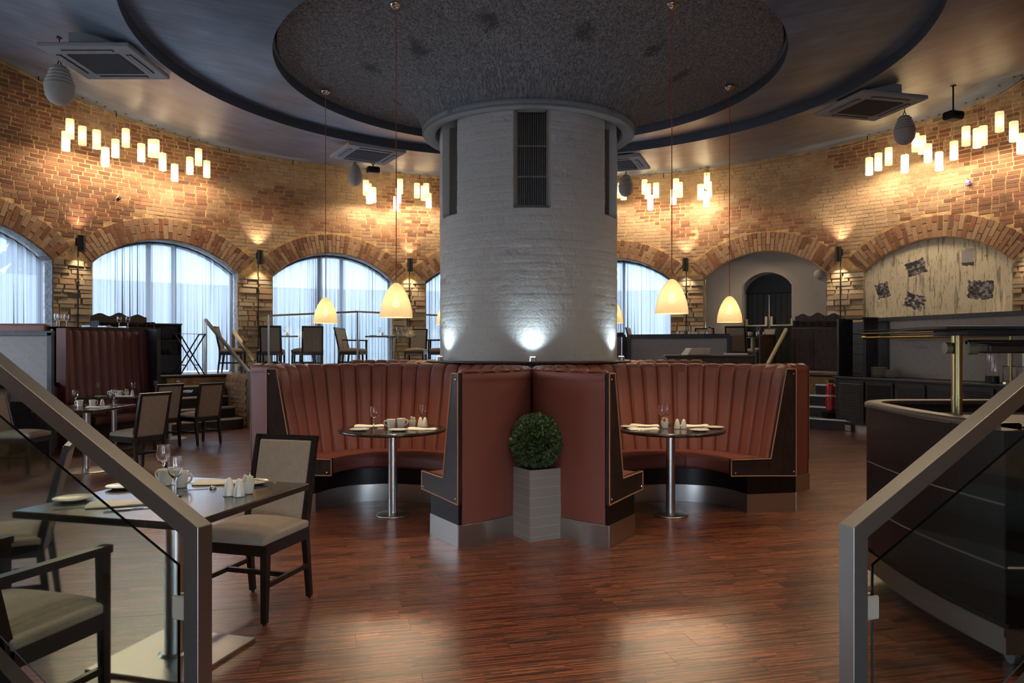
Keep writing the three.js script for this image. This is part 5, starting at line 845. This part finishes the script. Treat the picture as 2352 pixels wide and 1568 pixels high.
// ---------- ceiling fittings ----------
{
  const cone = (d, r) => lerp(4.545, topY(d), (r - 3.99) / 6.01);
  const acs = [[-4.39, 8.11, 0, 'ceiling air unit at upper left above the near speaker'], [-2.31, 11.97, 31, 'ceiling air unit left of the column'], [1.78, 12.6, -20, 'ceiling air unit half hidden right of the column'], [4.58, 9.59, 14, 'ceiling air unit at upper right above the mural']];
  const grille = mat([.035, .038, .042], .7);
  for (const [x, z, a, l] of acs) {
    const t = thing('ceiling_air_unit', `square white ${l}`, 'air conditioner', [x, 4.56, -z], rad(a), 'ceiling air units'), w = .94;
    mesh('casing', [rb(w, .05, w, .012, 0, -.01, 0), bx(w - .42, .2, w - .42, 0, .1, 0)], M.ac, t); mesh('intake_grille', bx(w * .58, .012, w * .58, 0, -.036, 0), grille, t);
    for (const s of [-1, 1]) { mesh('louvre', bx(.05, .01, w * .56, s * w * .39, -.036, 0), M.acDark, t); mesh('louvre', bx(w * .56, .01, .05, 0, -.036, s * w * .39), M.acDark, t); mesh('flap', bx(.028, .014, w * .54, s * w * .393, -.039, 0), M.ac, t); mesh('flap', bx(w * .54, .014, .028, 0, -.039, s * w * .393), M.ac, t); }
  }
  const spk = [[-5.08, 4.39, 8.4, 'grey hanging beehive speaker at upper left'], [-3.25, 5.02, 15.5, 'grey hanging beehive speaker left of the column'], [2.36, 4.8, 15.5, 'grey hanging beehive speaker right of the column'], [5.98, 4.76, 11.4, 'grey hanging beehive speaker at upper right']];
  const sm = mat([.46, .45, .43], .7), prof = [[0, -.215], [.05, -.208], [.1, -.18], [.14, -.12], [.15, -.06], [.152, -.02]]; for (let k = 0; k < 5; k++) { const y = k * .042, R = .15 - k * .014; prof.push([R + .004, y], [R + .006, y + .018], [R - .022, y + .024], [R - .022, y + .036]); } prof.push([.075, .215], [.06, .222], [0, .225]);
  for (const [x, y, z, l] of spk) {
    const t = thing('hanging_speaker', l, 'speaker', [x, y, -z], 0, 'hanging beehive speakers'); mesh('body', lathe(prof, 32), sm, t);
    const r = hypot(x - CX, -z - CZ), d = atan2(z - 8.165, x - CX) * 180 / PI, top = cone(d, r) - y; mesh('hanger', [bar(V(-.03, .22, 0), V(0, .3, 0), .006, 6), bar(V(.03, .22, 0), V(0, .3, 0), .006, 6), bar(V(0, .3, 0), V(0, top, 0), .006, 6), cy(.03, .03, .015, 10, 0, top - .008, 0)], M.blackMetal, t);
  }
  for (const [x, y, z, l] of [[-2.82, 5.06, 15.2, 'small black projector hanging left of the column'], [6.75, 5.0, 11.45, 'small black projector hanging above the mural cluster']]) {
    const t = thing('hanging_projector', l, 'projector', [x, y, -z], rad(20), 'hanging projectors'); mesh('body', rb(.26, .13, .2, .04), M.black, t); mesh('lens', [cy(.04, .04, .04, 16, .03, 0, .11, PI / 2)], M.blackMetal, t);
    const r = hypot(x - CX, -z - CZ), d = atan2(z - 8.165, x - CX) * 180 / PI, top = cone(d, r) - y; mesh('pole', [cy(.012, .012, top - .05, 8, 0, (top + .05) / 2, 0), cy(.04, .04, .02, 12, 0, top - .01, 0)], M.black, t);
  }
  const tri = thing('wall_star_lamp', 'small violet glowing lamp on the brick wall above the mural', 'lamp', pol(34.3, R0 - .06, 4.52), rad(34.3)); mesh('housing', put(new THREE.ConeGeometry(.06, .12, 5), 0, 0, 0, 0, 0, .3), mat([.08, .06, .2], .4), tri); mesh('lens', sp(.03, -.03, -.01, 0, 10), mat([.4, .35, .9], .4, { emissive: C(.35, .3, 1), emissiveIntensity: 1.2 }), tri); lamp([.4, .35, 1], .01, V(-.1, 0, 0), tri);
  const cam = thing('wall_camera', 'small dark wall camera on the brick wall over the wide window', 'camera', pol(141.2, R0 - .05, 4.32), rad(141.2)); mesh('bracket', bx(.08, .03, .03, .02, .03, 0), M.white, cam); mesh('body', cy(.03, .03, .1, 12, -.03, 0, 0, 0, 0, 1.3), M.black, cam);
}
renderer.render(scene, camera);
